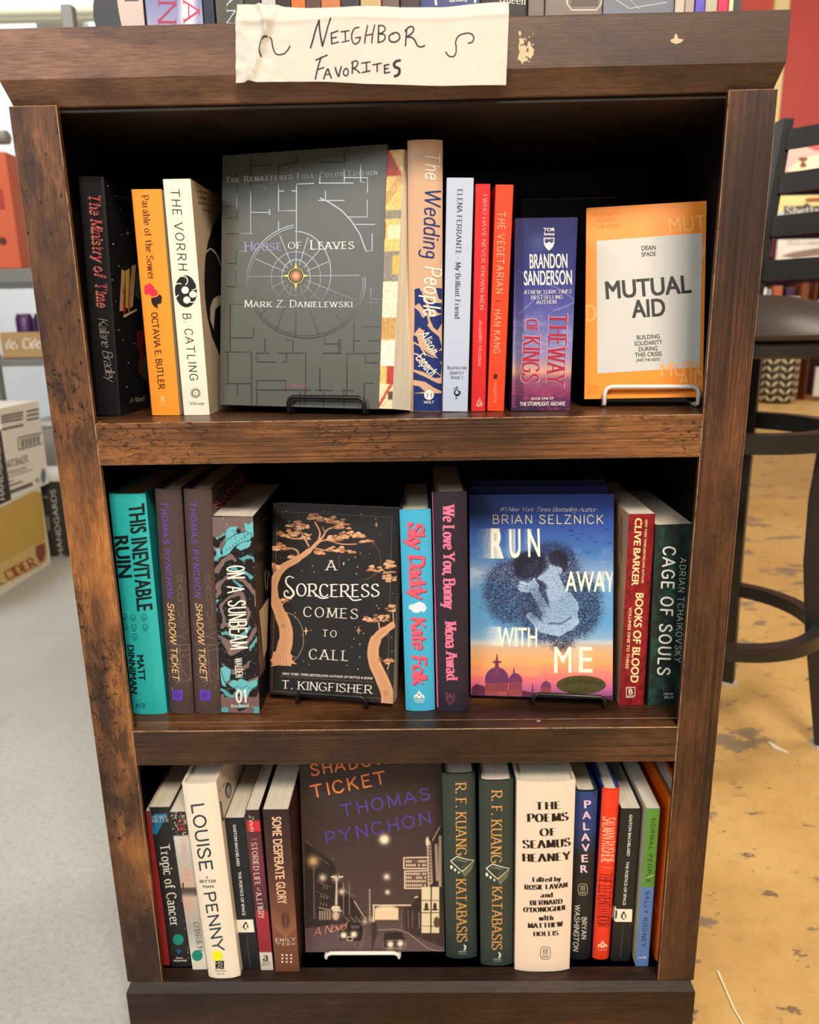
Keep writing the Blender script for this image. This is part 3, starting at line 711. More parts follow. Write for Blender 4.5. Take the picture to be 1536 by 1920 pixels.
b = Book('paperback_book', 'slim bright orange paperback with a red flame and black head emblem on its spine', Z1, 285, 337, (246, 355), .056, (250, 152, 48), side=(196, 184, 160), d=.14, z=QA, group=G1)
b.T('Parable of the Sower', 637, 256, 686, 860, 47, (66, 30, 12), 'S').T('OCTAVIA E. BUTLER', 706, 1100, 760, 1648, 42, (58, 28, 14), 'M')
b.P(blob(690, 925, 36, 32, 16, .2)+blob(722, 955, 32, 26, 14, .2)+blob(672, 945, 20, 24, 9, .3), (226, 44, 74), 1)
b.P(ngon([(705, 995), (745, 985), (768, 966), (783, 985), (778, 1030), (750, 1040), (738, 1055), (754, 1070), (722, 1050), (708, 1025)]), (34, 18, 16), 2)
b.P(rect(772, 1700, 808, 1704)+rect(772, 1736, 808, 1740)+ribbon([(780, 1708), (780, 1734)], 5)+ribbon([(780, 1708), (800, 1712), (800, 1720), (782, 1722)], 5)+ribbon([(782, 1722), (802, 1734)], 5), (255, 214, 150), 2)
b.T('GRAND CENTRAL', 768, 1758, 828, 1757, 8, (255, 214, 150)).T('PUBLISHING', 768, 1772, 826, 1771, 8, (255, 214, 150))
b.done()

b = Book('paperback_book', 'cream paperback with hand drawn black lettering and a black seed emblem on its spine', Z1, 345, 393, (305, 336), .054, (240, 232, 214), side=(206, 184, 158), d=.135, z=QA, group=G1)
b.T('THE VORRH', 845, 208, 905, 790, 60, (26, 24, 24), 'H', sp=2).T('B. CATLING', 932, 1102, 986, 1582, 56, (26, 24, 24), 'H', sp=2)
b.P(disc(955, 945, 79, 116, 28, -.06), (30, 28, 28), 1)
b.P(disc(950, 937, 27, n=16)+disc(962, 1008, 26, n=14)+disc(1006, 968, 27, 24, 14), (242, 236, 222), 2)
for cx, cy, r, a0, a1 in ((1003, 905, 32, -100, 70), (935, 870, 33, -60, 110), (905, 925, 36, 60, 200), (915, 1005, 34, 110, 250), (1000, 995, 30, 200, 330)): b.P(ring2(cx, cy, r, 7, a0, a1, 14), (242, 236, 222), 2)
for i in range(18):
    a = 2*math.pi*i/18; b.P(ribbon([(1025+24*math.cos(a), 1678+24*math.sin(a)), (1025+38*math.cos(a), 1678+38*math.sin(a))], 4), (40, 36, 34), 1)
b.P(ring2(1025, 1678, 24, 4, n=18), (40, 36, 34), 1).P(disc(1016, 1672, 3)+disc(1034, 1672, 3)+ribbon([(1017, 1688), (1033, 1688)], 3), (40, 36, 34), 1)
b.T('Vintage', 983, 1762, 1086, 1760, 20, (40, 36, 34), 'S')
b.P(ngon([(1204, 378), (1150, 470), (1112, 590), (1092, 720), (1086, 860), (1092, 1000), (1108, 1130), (1140, 1270), (1204, 1420), (1290, 1500), (1330, 900), (1290, 300)]), (30, 28, 28), 1, 'r')
b.P(ribbon([(1100, 664), (1130, 640), (1165, 668), (1188, 710), (1198, 756)], [10, 10, 9, 8, 6], smooth=True), (226, 214, 194), 2, 'r')
b.P(ngon([(1152, 1222), (1128, 1150), (1128, 1060), (1150, 1000), (1182, 978), (1206, 976), (1206, 1040), (1180, 1050), (1162, 1080), (1152, 1140)]), (214, 196, 170), 2, 'r')
for i, (s_, x0, y0, x1, y1) in enumerate((('Easily the current', 1024, 225, 1170, 262), ("century's first", 1036, 272, 1150, 296), ('work of fantasy', 1040, 312, 1162, 336), ('Alan Moore', 1070, 362, 1154, 380))):
    b.T(s_, x0, y0, x1, y1, 15, (60, 50, 44), 'S', surf='r', layer=1)
b.done()

# --- dark grey display book with maze lines, cover shorter than its pages
b = Book('display_book', 'wide dark grey book with compass wheel and maze lines facing out on an easel', Z1, 412, 710, (417, 292), .071, (84, 86, 80), yaw=-15, tilt=9, d=.030, kind='pb', z=QB, group=G1, lift=.006, rough=.36)
lc = (46, 44, 38); LK = dict(rough=.15, spec=.8)
def LN(pts, w_=7): b.P(ribbon(pts, w_), lc, 1, **LK)
for s_ in ('155,260 155,555 85,555', '85,478 155,478', '245,160 245,655', '245,210 380,210', '245,325 342,325 342,370', '245,518 372,518', '370,495 370,535', '85,658 258,655 256,665', '428,210 428,508 540,506', '428,210 550,190', '428,380 465,378', '428,575 428,640',
          '550,140 550,190', '545,338 545,640', '545,332 660,328', '512,376 550,378', '690,326 920,326', '698,280 698,326', '700,190 858,190', '858,120 858,320', '858,290 1010,290 1010,390', '862,176 890,176', '965,170 965,320 990,322', '735,375 735,438', '688,440 860,440', '1008,436 1008,548 885,548', '930,596 1062,596',
          '1040,655 1040,770 1000,770', '85,852 150,852 150,772 225,772', '85,1003 218,1003 218,960', '150,900 150,1003', '110,1425 110,1118 195,1118', '118,1338 265,1338 265,1268 275,1268', '338,1342 338,1430', '80,1432 250,1430 250,1785', '95,1432 95,1630', '80,1638 245,1638', '158,1640 158,1718',
          '368,1438 285,1438 285,1495 415,1497', '415,1438 605,1438 605,1690', '480,1440 478,1495 460,1497', '522,1430 522,1358 480,1352', '285,1780 285,1618 475,1618 475,1690', '285,1680 640,1680', '698,1535 698,1690', '668,1680 780,1682', '728,1325 728,1378 820,1378', '820,1350 820,1440', '832,1350 832,1440', '715,1440 835,1440',
          '920,1210 920,1435', '875,1640 875,1442 1085,1440', '995,1445 995,1502 1075,1502', '980,1265 1090,1265', '922,1358 962,1358', '1010,1358 1090,1358', '1032,1010 1032,1210', '1032,1085 1090,1085', '1040,1108 1080,1108', '988,1780 988,1635 1050,1635', '840,1682 918,1682', '875,1620 875,1720', '722,1690 722,1790', '570,1690 570,1780', '600,1690 600,1780', '855,1690 855,1790'):
    LN([tuple(map(float, q.split(','))) for q in s_.split()], 6)
for r_, w_ in ((0, 6), (-15, 4)):
    LN([(608+(388+r_)*math.cos(math.radians(a)), 966-(374+r_)*math.sin(math.radians(a))) for a in np.linspace(102, 364, 70)], w_)
LN([(542+228*math.cos(math.radians(a)), 915-272*math.sin(math.radians(a))) for a in np.linspace(92, -42, 40)], 6)
LN([(700, 425), (760, 452), (840, 505), (905, 575), (960, 660), (1000, 770)], 8)
for rx, w_ in ((93, 6), (140, 4)): LN([(542+(rx+ (22 if rx > 100 else 0))*math.cos(a), 945-(rx+14)*math.sin(a)*1.1) for a in np.linspace(0, 2*math.pi, 50)], w_)
for q in ((275, 822), (235, 938), (250, 1070), (300, 1200), (410, 1295), (540, 1338), (692, 1315), (840, 1230), (940, 1095), (960, 930), (755, 840), (700, 760), (620, 680), (545, 640), (435, 665), (320, 720)):
    d_ = np.array(q)-np.array((542, 935)); d_ = d_/np.linalg.norm(d_)*75; LN([(542+d_[0], 935+d_[1]), q], 5)
b.P(disc(542, 933, 56, n=28), (40, 38, 28), 2).P(ring2(542, 933, 50, 6, n=30), (196, 186, 110), 3).P(ring2(542, 933, 36, 3, n=30), (196, 186, 110), 3).P(disc(542, 933, 29, n=24), (224, 96, 58), 3)
for k in range(8): a = math.pi*k/8; b.P(ribbon([(542-28*math.cos(a), 933-28*math.sin(a)), (542+28*math.cos(a), 933+28*math.sin(a))], 2), (240, 200, 170), 4)
for dx, dy in ((0, -1), (0, 1), (1, 0), (-1, 0)):
    cx, cy = 542+50*dx, 933+50*dy; b.P([((cx-9*dy, cy-9*dx), (cx+9*dy, cy+9*dx), (542+96*dx*.93, 933+96*dy))], (222, 212, 120), 4)
b.T('The Remastered Full-Color Edition', 82, 322, 1072, 270, 34, (214, 212, 206), 'Sc', sp=2)
b.T('House', 205, 770, 447, 765, 60, (150, 150, 196), 'Sc').T('OF', 490, 756, 580, 754, 42, (226, 226, 220), 'S').T('Leaves', 635, 760, 920, 755, 60, (236, 236, 230), 'Sc').T('Mark Z. Danielewski', 205, 1137, 907, 1137, 44, (230, 230, 224), 'Sc')
b.T('a Novel', 465, 1666, 608, 1662, 26, (190, 90, 110), 'SI', layer=3)
# its pages: skewed block with a printed first leaf showing past the cover
t0, h0, d0 = b.t, b.h-.005, b.d
b.pb = MB(); e = .0006
vs = []
for z in (e, h0):
    s_ = (z/h0)*.003; vs += [(.0005, .0012, z), (t0+.0128+s_, .0012, z), (.002, d0-.001, z), (t0+.0225+s_*.2, d0-.001, z)]
b.pb.add(vs, [(0, 2, 3, 1), (4, 5, 7, 6), (0, 1, 5, 4), (2, 6, 7, 3), (0, 4, 6, 2), (1, 3, 7, 5)], b.pages)
b.done(); hol = b
fl = MB(); nyy, nxx = 180, 16
zz = np.linspace(e, h0-.0002, nyy); aa = np.linspace(0, 1, nxx); A, Zg = np.meshgrid(aa, zz); Xg = t0-.002+A*(.0147+Zg/h0*.003)
v_ = Zg/h0; I = np.zeros(A.shape+(3,)); I[:] = hexc('e8c070')
def put_(mask, c): I[mask] = hexc(c)
put_(v_ > .9, 'b8402c'); put_((v_ > .9) & (A+ (v_-.9)*8 > 1.0), 'e6c374'); put_((v_ > .79) & (v_ < .9) & (np.abs(v_-.85-(A-.5)*.1) < .025), 'c9a060'); put_((v_ > .74) & (v_ < .775), '8d8470'); put_((v_ > .66) & (v_ < .72) & (A > .3), 'f0dfae')
put_((v_ > .66) & (v_ < .73) & (A < .2), '8c2a24'); put_((v_ > .50) & (v_ < .62), '8e867a'); put_((v_ > .53) & (v_ < .60) & (A > .6), 'd8b24a'); put_((v_ > .36) & (v_ < .50), 'e8dfc4'); put_((v_ > .28) & (v_ < .36), 'c79a58'); put_((v_ > .17) & (v_ < .27), 'efe8d4')
put_((v_ > .10) & (v_ < .17) & (A+v_ > .7), 'b5392e'); put_((v_ < .10), 'f0dcae'); put_((v_ < .1) & (np.abs(v_*9-A) < .12), 'c05a40'); put_((v_ > .04) & (v_ < .07) & (A > .7), '5a4038')
n_ = vnoise(Xg*9000, Zg*9000, 4, 3); I = I*(.82+.3*n_[..., None])
fl.grid(np.stack((Xg, np.full_like(Xg, .0008), Zg), -1), np.clip(I, 0, 255), print_mat())
fo = fl.build('flyleaf', b.o); fo['label'] = 'printed yellow and red first page showing past the short cover'

b = Book('hardcover_book', 'tallest hardcover on the upper shelf, tan jacket with a navy painted lower half', Z1, 768, 829, (764, 262), .052, (206, 168, 138), side=(186, 150, 128), d=.15, kind='hc', z=QC, group=G1)
NV = (28, 46, 108)
b.P(rect(262, 1702, 462, 1830), NV, 1)
for pts in ([(270, 1020), (300, 1012), (318, 1040), (345, 1120), (360, 1180), (330, 1150), (300, 1110), (272, 1130)], [(270, 1140), (300, 1165), (325, 1210), (350, 1190), (362, 1240), (330, 1290), (300, 1270), (268, 1310)], [(355, 1085), (400, 1110), (456, 1110), (456, 1180), (425, 1175), (400, 1150), (372, 1150)],
            [(410, 1010), (456, 1015), (456, 1090), (430, 1080)], [(375, 1180), (400, 1200), (456, 1180), (452, 1240), (420, 1290), (395, 1270), (370, 1215)], [(340, 1240), (380, 1290), (430, 1330), (450, 1400), (420, 1430), (370, 1400), (330, 1330)], [(265, 1375), (310, 1400), (360, 1440), (430, 1480), (450, 1520), (440, 1600), (400, 1600), (330, 1560), (265, 1545)],
            [(262, 1560), (330, 1590), (430, 1640), (452, 1640), (452, 1690), (400, 1665), (340, 1625), (262, 1612)], [(262, 1650), (300, 1655), (340, 1690), (262, 1700)], [(262, 1320), (285, 1330), (300, 1380), (262, 1360)], [(400, 1430), (452, 1420), (450, 1500), (425, 1480)]):
    b.P(ngon(pts), NV, 1)
for pts in ([(280, 1480), (340, 1500), (420, 1570), (450, 1590)], [(300, 1380), (340, 1440), (400, 1470)], [(262, 1440), (300, 1455), (350, 1520), (400, 1550)]): b.P(ribbon(pts, [10, 6, 2], smooth=True), (214, 172, 146), 2)
b.T('The', 345, 120, 343, 296, 92, WH, 'H', layer=3).T('Wedding', 342, 362, 328, 806, 100, (32, 44, 112), 'H', layer=3).T('People', 340, 868, 330, 1188, 108, WH, 'H', layer=4)
b.T('Alison', 300, 1318, 382, 1446, 62, WH, 'H', layer=4).T('Espach', 276, 1470, 372, 1590, 62, WH, 'H', layer=4)
b.P(disc(365, 1712, 32, n=20), WH, 3).T('H', 348, 1728, 382, 1728, 30, NV, 'S', layer=4).T('HOLT', 333, 1768, 397, 1767, 17, WH, 'BB', layer=3)
b.done()
b = Book('paperback_book', 'pale blue grey paperback with small black serif lettering', Z1, 830, 877, (838, 333), .049, (186, 198, 222), side=(150, 158, 178), d=.138, z=QC, group=G1)
b.T('ELENA FERRANTE', 553, 365, 541, 790, 32, (40, 42, 54), 'S').T('- My Brilliant Friend', 541, 812, 534, 1208, 32, (40, 42, 54), 'S')
b.T('Neapolitan', 485, 1543, 608, 1543, 20, (70, 72, 86), 'Sc').T('Quartet', 500, 1575, 592, 1575, 20, (70, 72, 86), 'Sc').T('Book 1', 508, 1606, 582, 1606, 20, (70, 72, 86), 'Sc')
b.P(ribbon([(535, 1672), (548, 1658), (548, 1675), (532, 1690), (540, 1712), (560, 1708), (566, 1690), (552, 1684)], [4, 6, 6, 9, 14, 12, 8, 4], smooth=True)+ribbon([(545, 1712), (545, 1735)], 3)+ribbon([(535, 1735), (552, 1735)], 3)+ribbon([(525, 1676), (538, 1668)], 4), (30, 30, 38), 2)
b.done()
b = Book('paperback_book', 'thin crimson paperback between the pale blue one and the orange red one', Z1, 884, 910, (892, 345), .050, (212, 42, 44), side=(196, 44, 56), d=.13, z=QC, group=G1)
b.T('I WHO HAVE NEVER KNOWN MEN', 721, 400, 699, 1150, 23, (244, 190, 176), 'S').T('Jacqueline Harpman', 694, 1216, 687, 1520, 23, (244, 190, 176), 'SI')
b.P(ribbon([(676, 1772), (696, 1732), (714, 1772)], 4)+rect(676, 1772, 714, 1776)+rect(680, 1782, 712, 1786)+ribbon([(690, 1750), (704, 1768)], 4)+rect(676, 1778, 680, 1786), (250, 220, 200), 2)
b.done()
b = Book('paperback_book', 'thin orange red paperback with wide spaced cream capitals', Z1, 914, 945, (930, 346), .048, (232, 70, 38), side=(214, 58, 32), d=.13, z=QC, group=G1)
b.T('THE VEGETARIAN', 820, 515, 804, 1044, 44, (246, 196, 158), 'MT', sp=2).T('HAN KANG', 797, 1152, 788, 1436, 40, (246, 196, 158), 'MT', sp=2).T('HOGARTH', 790, 1632, 786, 1760, 18, (224, 156, 120), 'M', sp=2)
b.P(ribbon([(802, 1096), (828, 1097)], 5), (120, 30, 20), 2).P(disc(800, 1590, 14, 17, 14), (90, 26, 16), 2)
b.done()
b = Book('paperback_book', 'short fat paperback with a creased navy and purple sunset spine', Z1, 959, 1069, (967, 409), .046, (58, 52, 104), side=(44, 40, 78), d=.105, z=QC, group=G1, rough=.3)
cv = b.canvas(70, 220); cv.grad([(560, '282b5c'), (900, '33397c'), (1150, '54559e'), (1320, '7878b4'), (1470, '9488b4'), (1560, 'd8a084'), (1610, '8c5878'), (1700, '8c3862'), (1760, '4c2850'), (1820, '3c2244')])
n1 = vnoise(cv.X, cv.Y*2.4, 60, 1); n2 = vnoise(cv.X, cv.Y*3, 24, 2)
cv.b(np.clip((n1*.6+n2*.4-.5)*2.2, 0, 1)*np.clip((cv.Y-1080)/200, 0, 1)*.55*(cv.Y < 1560), (190, 186, 220)); cv.b(np.clip((n2-.5)*2, 0, 1)*(cv.Y > 1590)*.6, (196, 90, 110)); cv.b(cv.glow(1085, 720, 60)*.35, (120, 140, 190))
for pts in ([(950, 900), (1060, 960), (1200, 1010), (1320, 1090)], [(960, 1180), (1080, 1060), (1200, 1030)], [(1180, 1160), (1290, 1120), (1320, 1100)]): cv.b(cv.seg(pts, 5, 4)*.5, (190, 200, 232))
cv.b(cv.rect(930, 500, 985, 1900, 14)*.35, (22, 18, 40)); b.commit()
b.T('TOR', 1115, 641, 1187, 640, 21, WH, 'BX').T('fantasy', 1117, 668, 1187, 667, 20, WH, 'BB').P(ngon([(1115, 684), (1185, 683), (1184, 720), (1172, 748), (1150, 768), (1128, 748), (1116, 720)]), WH, 2)
b.P(ngon([(1121, 690), (1180, 689), (1178, 712), (1164, 718), (1150, 704), (1136, 720), (1123, 714)]), (46, 48, 100), 3)
for x, y in ((1130, 698), (1142, 696), (1158, 697), (1170, 702), (1150, 693)): b.P(disc(x, y, 2.4, n=6), WH, 4)
b.T('BRANDON', 1025, 884, 1270, 880, 92, WH, 'BB').T('SANDERSON', 988, 994, 1300, 988, 92, WH, 'BB').T('#1 NEW YORK TIMES', 985, 1052, 1295, 1046, 24, WH, 'SI').T('BESTSELLING', 1033, 1085, 1238, 1081, 22, WH, 'S').T('AUTHOR', 1068, 1117, 1200, 1114, 23, WH, 'S')
for c, l, f_ in (((205, 196, 222), 2, 3), ((172, 42, 66), 3, 0)):
    b.T('THE', 1150-f_, 1178-f_, 1146-f_, 1390+f_, 118+2*f_, c, 'S', layer=l).T('WAY', 1142-f_, 1402-f_, 1132-f_, 1640+f_, 118+2*f_, c, 'S', layer=l).T('OF', 1000-f_, 1216-f_, 998-f_, 1300+f_, 78+2*f_, c, 'S', layer=l).T('KINGS', 982-f_, 1325-f_, 970-f_, 1622+f_, 112+2*f_, c, 'S', layer=l)
b.T('BOOK ONE OF', 1036, 1744, 1180, 1741, 15, WH, 'BB').T('THE STORMLIGHT ARCHIVE', 960, 1783, 1255, 1781, 25, WH, 'BB')
for i in range(12): b.P(rect(924, 630+i*52, 940, 634+i*52+rr.randint(4, 26)), (120, 112, 150), 1, 'l')
b.done(); tor = b

# --- orange display book at the right end
b = Book('display_book', 'orange book with grey square panel and bold black lettering facing out', Z1, 1096, 1318, (1100, 390), .070, (248, 146, 44), side=(214, 112, 44), yaw=-9, tilt=11, d=.012, kind='pb', z=QD, group=G1, lift=.008, rough=.4)
P0_ = [(217, 322), (845, 274), (829, 1070), (222, 1108)]
b.P(ngon(P0_), (202, 200, 194), 2)
mut = b; lo = (255, 178, 98)
b.T('MUTUAL', 650, 278, 1075, 236, 92, lo, 'BB', layer=1).T('AID', 838, 424, 985, 412, 92, lo, 'BB', layer=1).T('AID', 72, 806, 216, 798, 100, lo, 'BB', layer=1).T('MUTUAL', 600, 1128, 1000, 1106, 80, lo, 'BB', layer=1).T('AID', 705, 1185, 858, 1178, 88, lo, 'BB', layer=1)
for s_, x, y in (('SOLIDARITY', 200, 176), ('DURING', 222, 212), ('THIS CRISIS', 206, 248), ('DEAN', 160, 1200), ('SPADE', 160, 1230)): b.T(s_, x, y, x+(150 if len(s_) > 6 else 70 if x < 190 else 110), y-6, 22, (238, 132, 34), 'BB', layer=1)
for i in range(6): b.T(('BUILDING', 'SOLIDARITY', 'DURING', 'THIS CRISIS')[i % 4], 842, 560+i*34, 905, 556+i*34, 18, lo, 'B', layer=1)
K_ = (34, 34, 32)
b.T('DEAN', 485, 379, 568, 374, 27, K_, 'BB', layer=3).T('SPADE', 485, 415, 569, 410, 25, K_, 'BB', layer=3).T('MUTUAL', 277, 666, 777, 628, 102, K_, 'BX', layer=3).T('AID', 431, 777, 624, 765, 102, K_, 'BX', layer=3)
b.T('BUILDING', 457, 907, 592, 899, 25, K_, 'BB', layer=3).T('SOLIDARITY', 443, 943, 606, 933, 25, K_, 'BB', layer=3).T('DURING', 468, 976, 579, 970, 25, K_, 'BB', layer=3).T('THIS CRISIS', 445, 1010, 603, 1002, 25, K_, 'BB', layer=3).T('(AND THE NEXT)', 453, 1037, 593, 1032, 17, K_, 'BB', layer=3)
b.done()

# ======= middle shelf
b = Book('hardcover_book', 'turquoise hardcover with heavy black lettering and small skulls at the left end', Z2, 248, 312, (201, 927), .034, (46, 186, 190), side=(32, 140, 144), d=.15, kind='hc', z=RA, group=G2)
k_ = (22, 30, 34)
b.T('THIS', 203, 288, 218, 464, 90, k_, 'BX').T('INEVITABLE', 220, 498, 258, 945, 90, k_, 'BX').T('RUIN', 108, 488, 134, 742, 90, k_, 'BX').T('MATT', 252, 1222, 266, 1378, 42, k_, 'BX').T('DINNIMAN', 190, 1162, 214, 1462, 44, k_, 'BX')
for x, y in ((230, 988), (300, 986), (172, 990), (306, 1048), (236, 1050), (175, 1050), (240, 1108)):
    b.P(ring2(x, y-4, 17, 3.2, n=18), (24, 90, 92), 1).P(ribbon([(x-9, y+12), (x-9, y+21), (x+9, y+21), (x+9, y+12)], 3), (24, 90, 92), 1).P(disc(x-7, y-2, 3.6, n=8)+disc(x+7, y-2, 3.6, n=8)+rect(x-1.5, y+4, x+1.5, y+9), (24, 90, 92), 1)
b.P(ribbon([(246, 1552), (276, 1492), (308, 1550), (246, 1552)], 3), (26, 90, 90), 1).T('ACE', 244, 1544, 308, 1541, 22, (26, 90, 90), 'BB', layer=1)
b.done()
def night_spine(label, xl, xr, TL, ox, ox2, yf):
    """dark brown hardcover: ox / ox2 shift the print at the top and the foot"""
    b = Book('hardcover_book', label, Z2, xl, xr, TL, yf, (76, 62, 60), side=(56, 44, 46), d=.15, kind='hc', z=RA, group=G2)
    s = lambda x, y: x+ox+(ox2-ox)*(y-260)/1200
    def t(txt, x0, y0, x1, y1, cap, c, f, **k): b.T(txt, s(x0, y0), y0, s(x1, y1), y1, cap, c, f, **k)
    t('THOMAS PYNCHON', 402, 264, 440, 856, 36, (112, 82, 200), 'MI', sp=2); t('SHADOW TICKET', 444, 895, 478, 1372, 38, (240, 200, 130), 'MI')
    for i, c in enumerate('RADIUS'): t(c, 502+i*3, 772+i*55, 536+i*3, 770+i*55, 44, (104, 86, 80), 'M', layer=1)
    for pts in ([(425, 1010), (460, 1080), (560, 1120)], [(440, 1150), (590, 1160)], [(450, 1200), (595, 1185)], [(520, 1160), (535, 1390)], [(575, 1170), (585, 1380)], [(440, 1330), (520, 1400)], [(540, 1310), (580, 1375), (540, 1380)], [(430, 1060), (500, 1110), (590, 1070)], [(450, 1240), (510, 1230), (515, 1290)]):
        b.P(ribbon([(s(x, y), y) for x, y in pts], 4), (122, 104, 100), 1)
    for _ in range(26):
        x, y = rr.uniform(440, 590), rr.uniform(1130, 1440); b.P([( (s(x, y), y), (s(x+rr.uniform(3, 12), y), y), (s(x, y), y+rr.uniform(4, 22)))], (128, 112, 104), 1)
    x, y = s(472, 1437), 1437; b.P(rect(x, y, x+68, y+63), (98, 62, 186), 2).T('PP', x+16, y+50, x+50, y+50, 34, (50, 30, 100), 'MT', layer=3)
    return b
b = night_spine('left one of the two matching dark brown hardcovers with purple and yellow lettering', 317, 363, (288, 917), 0, 0, .034); b.done()
b = night_spine('right one of the two matching dark brown hardcovers, its front cover showing', 365, 414, (342, 917), 178, 172, .032)
b.T('SHADOW', 760, 330, 935, 128, 46, (206, 96, 96), 'M', surf='r', layer=1); b.done()

b = Book('paperback_book', 'thick black paperback with teal fish and swirling clouds along its spine', Z2, 415, 487, (397, 967), .034, (26, 24, 26), side=(22, 21, 24), d=.15, z=RA, group=G2)
cv = b.canvas(110, 300); cv.b(np.ones(cv.X.shape), (28, 25, 27))
xx, yy = cv.X, cv.Y; cxx = 870; cyy = 960
rad = np.hypot((xx-cxx)*1.1, (yy-cyy)*.75); wob = vnoise(xx, yy, 70, 4)*60+vnoise(xx, yy, 26, 9)*16
w1 = (rad+wob) % 78
cv.b(np.clip((w1-38)/3, 0, 1)*np.clip((66-w1)/3, 0, 1)*((rad > 55) & ((vnoise(xx, yy, 120, 6) > .42) | (rad < 200))), (122, 100, 98)); cv.b(np.clip((w1-62)/3, 0, 1)*((rad > 90)), (20, 18, 20))
cv.b(np.clip((w1-2)/3, 0, 1)*np.clip((26-w1)/3, 0, 1)*(vnoise(xx, yy, 90, 12) > .60)*(rad > 100), (92, 164, 172))
band = np.clip((yy-360)/4, 0, 1)*np.clip((470-yy-.3*(xx-720)+30*vnoise(xx, yy, 40, 3))/4, 0, 1); cv.b(band, (118, 98, 96))
fish = [(786, 612), (782, 560), (812, 505), (868, 470), (930, 452), (968, 468), (960, 505), (905, 520), (860, 548), (828, 590)]
tealc = (102, 186, 196)
for pts in (fish, [(930, 460), (920, 395), (950, 410), (975, 388), (982, 480), (966, 490)], [(800, 520), (812, 440), (830, 425), (880, 420), (862, 470)], [(900, 520), (965, 510), (955, 545), (900, 570), (868, 552)], [(745, 560), (768, 556), (775, 600), (790, 605), (765, 615), (748, 590)],
            [(770, 1300), (800, 1285), (842, 1310), (830, 1380), (800, 1390), (810, 1420), (780, 1400)], [(820, 1400), (850, 1375), (890, 1380), (940, 1390), (1000, 1370), (1005, 1400), (960, 1440), (930, 1500), (880, 1440)], [(880, 1375), (900, 1365), (945, 1385), (920, 1400)]):
    cv.b(cv.poly(pts), tealc)
for pts in (fish, [(770, 1300), (800, 1285), (842, 1310), (830, 1380), (800, 1390)]): cv.b(cv.seg(pts+[pts[0]], 4), (30, 50, 56))
for i in range(16): cv.b(cv.ell(805+i*9, 575-i*7, 7, 5)*.8*(i % 2), (60, 120, 130)); cv.b(cv.ell(835+i*9, 1420+8*math.sin(i), 6, 5)*.8*(i % 2), (50, 110, 120))
for x0 in (790, 850, 910): cv.b(cv.seg([(x0, 440), (x0+20, 500)], 3), (50, 100, 110))
bm_ = np.clip((yy-1490+20*vnoise(xx, yy, 30, 8))/4, 0, 1)*(vnoise(xx, yy, 50, 2) > .35); cv.b(bm_, (120, 96, 96)); cv.b((yy > 1540)*(vnoise(xx, yy, 40, 7) > .6)*1., (92, 164, 172))
cv.b((np.abs(cv.r.rand(*xx.shape)) > .994)*1., (220, 220, 210)); b.commit()
b.T('ON', 814, 668, 818, 742, 106, WH, 'MT', layer=3).T('A', 818, 795, 820, 832, 100, WH, 'MT', layer=3).T('SUNBEAM', 822, 882, 838, 1180, 104, WH, 'MT', layer=3).T('WALDEN', 862, 1240, 868, 1356, 44, WH, 'MT', layer=3)
b.T('01', 872, 1512, 930, 1510, 76, WH, 'M', layer=3).T('First Second', 842, 1543, 950, 1539, 18, WH, 'BB', layer=3)
b.P(ngon([(1012, 950), (1070, 862), (1060, 1180), (1040, 1245)]), (222, 196, 158), 1, 'r').P(ngon([(1004, 975), (1030, 1180), (1052, 1250), (1050, 1300), (1012, 1365)]), (112, 88, 82), 1, 'r')
b.T('S', 1048, 680, 1052, 815, 30, (200, 196, 190), 'MT', surf='r', layer=1)
for i in range(3): b.P(ribbon([(1030+i*14, 395-i*12), (1075+i*8, 345-i*10)], 4), (90, 86, 84), 1, 'r')
b.done()

# --- black display book with copper trees
b = Book('display_book', 'black book with two copper coloured trees and white lettering facing out', Z2, 505, 737, (512, 943), .060, (38, 35, 35), side=(200, 190, 172), yaw=-9, tilt=11, d=.024, kind='pb', z=RB, group=G2, lift=.007, rough=.4)
sor = b; CU, CU2, CU3 = (206, 152, 112), (166, 110, 76), (226, 180, 142)
fr = (120, 92, 74)
for pts in ([(160, 235), (1022, 280)], [(1022, 280), (985, 1640)], [(160, 235), (118, 1582)], [(118, 1582), (960, 1640)], [(180, 1472), (882, 1515)]): b.P(ribbon(pts, 3), fr, 1)
b.P(ring2(640+140, 600, 158, 2.5, -50, 60, 30), fr, 1).P(ribbon([(628, 560), (622, 600), (630, 655)], 3, smooth=True), fr, 1).P(ribbon([(798, 750), (850, 735), (895, 700)], 3, smooth=True), fr, 1).P(ribbon([(225, 990), (290, 1020), (340, 1090), (358, 1180), (345, 1270), (290, 1350), (190, 1395)], 3, smooth=True), (190, 170, 150), 1)
trunkL = [(190, 1385), (205, 1290), (228, 1180), (215, 1080), (165, 960), (135, 860), (140, 760), (200, 660), (300, 600), (400, 530), (480, 450)]
b.P(ribbon(trunkL, [150, 110, 100, 96, 80, 66, 62, 56, 50, 40, 26, 14], smooth=True), CU, 2)
b.P(ngon([(92, 1352), (150, 1300), (250, 1300), (262, 1340), (308, 1382), (240, 1372), (230, 1395), (180, 1388), (112, 1398), (130, 1370)]), CU, 2)
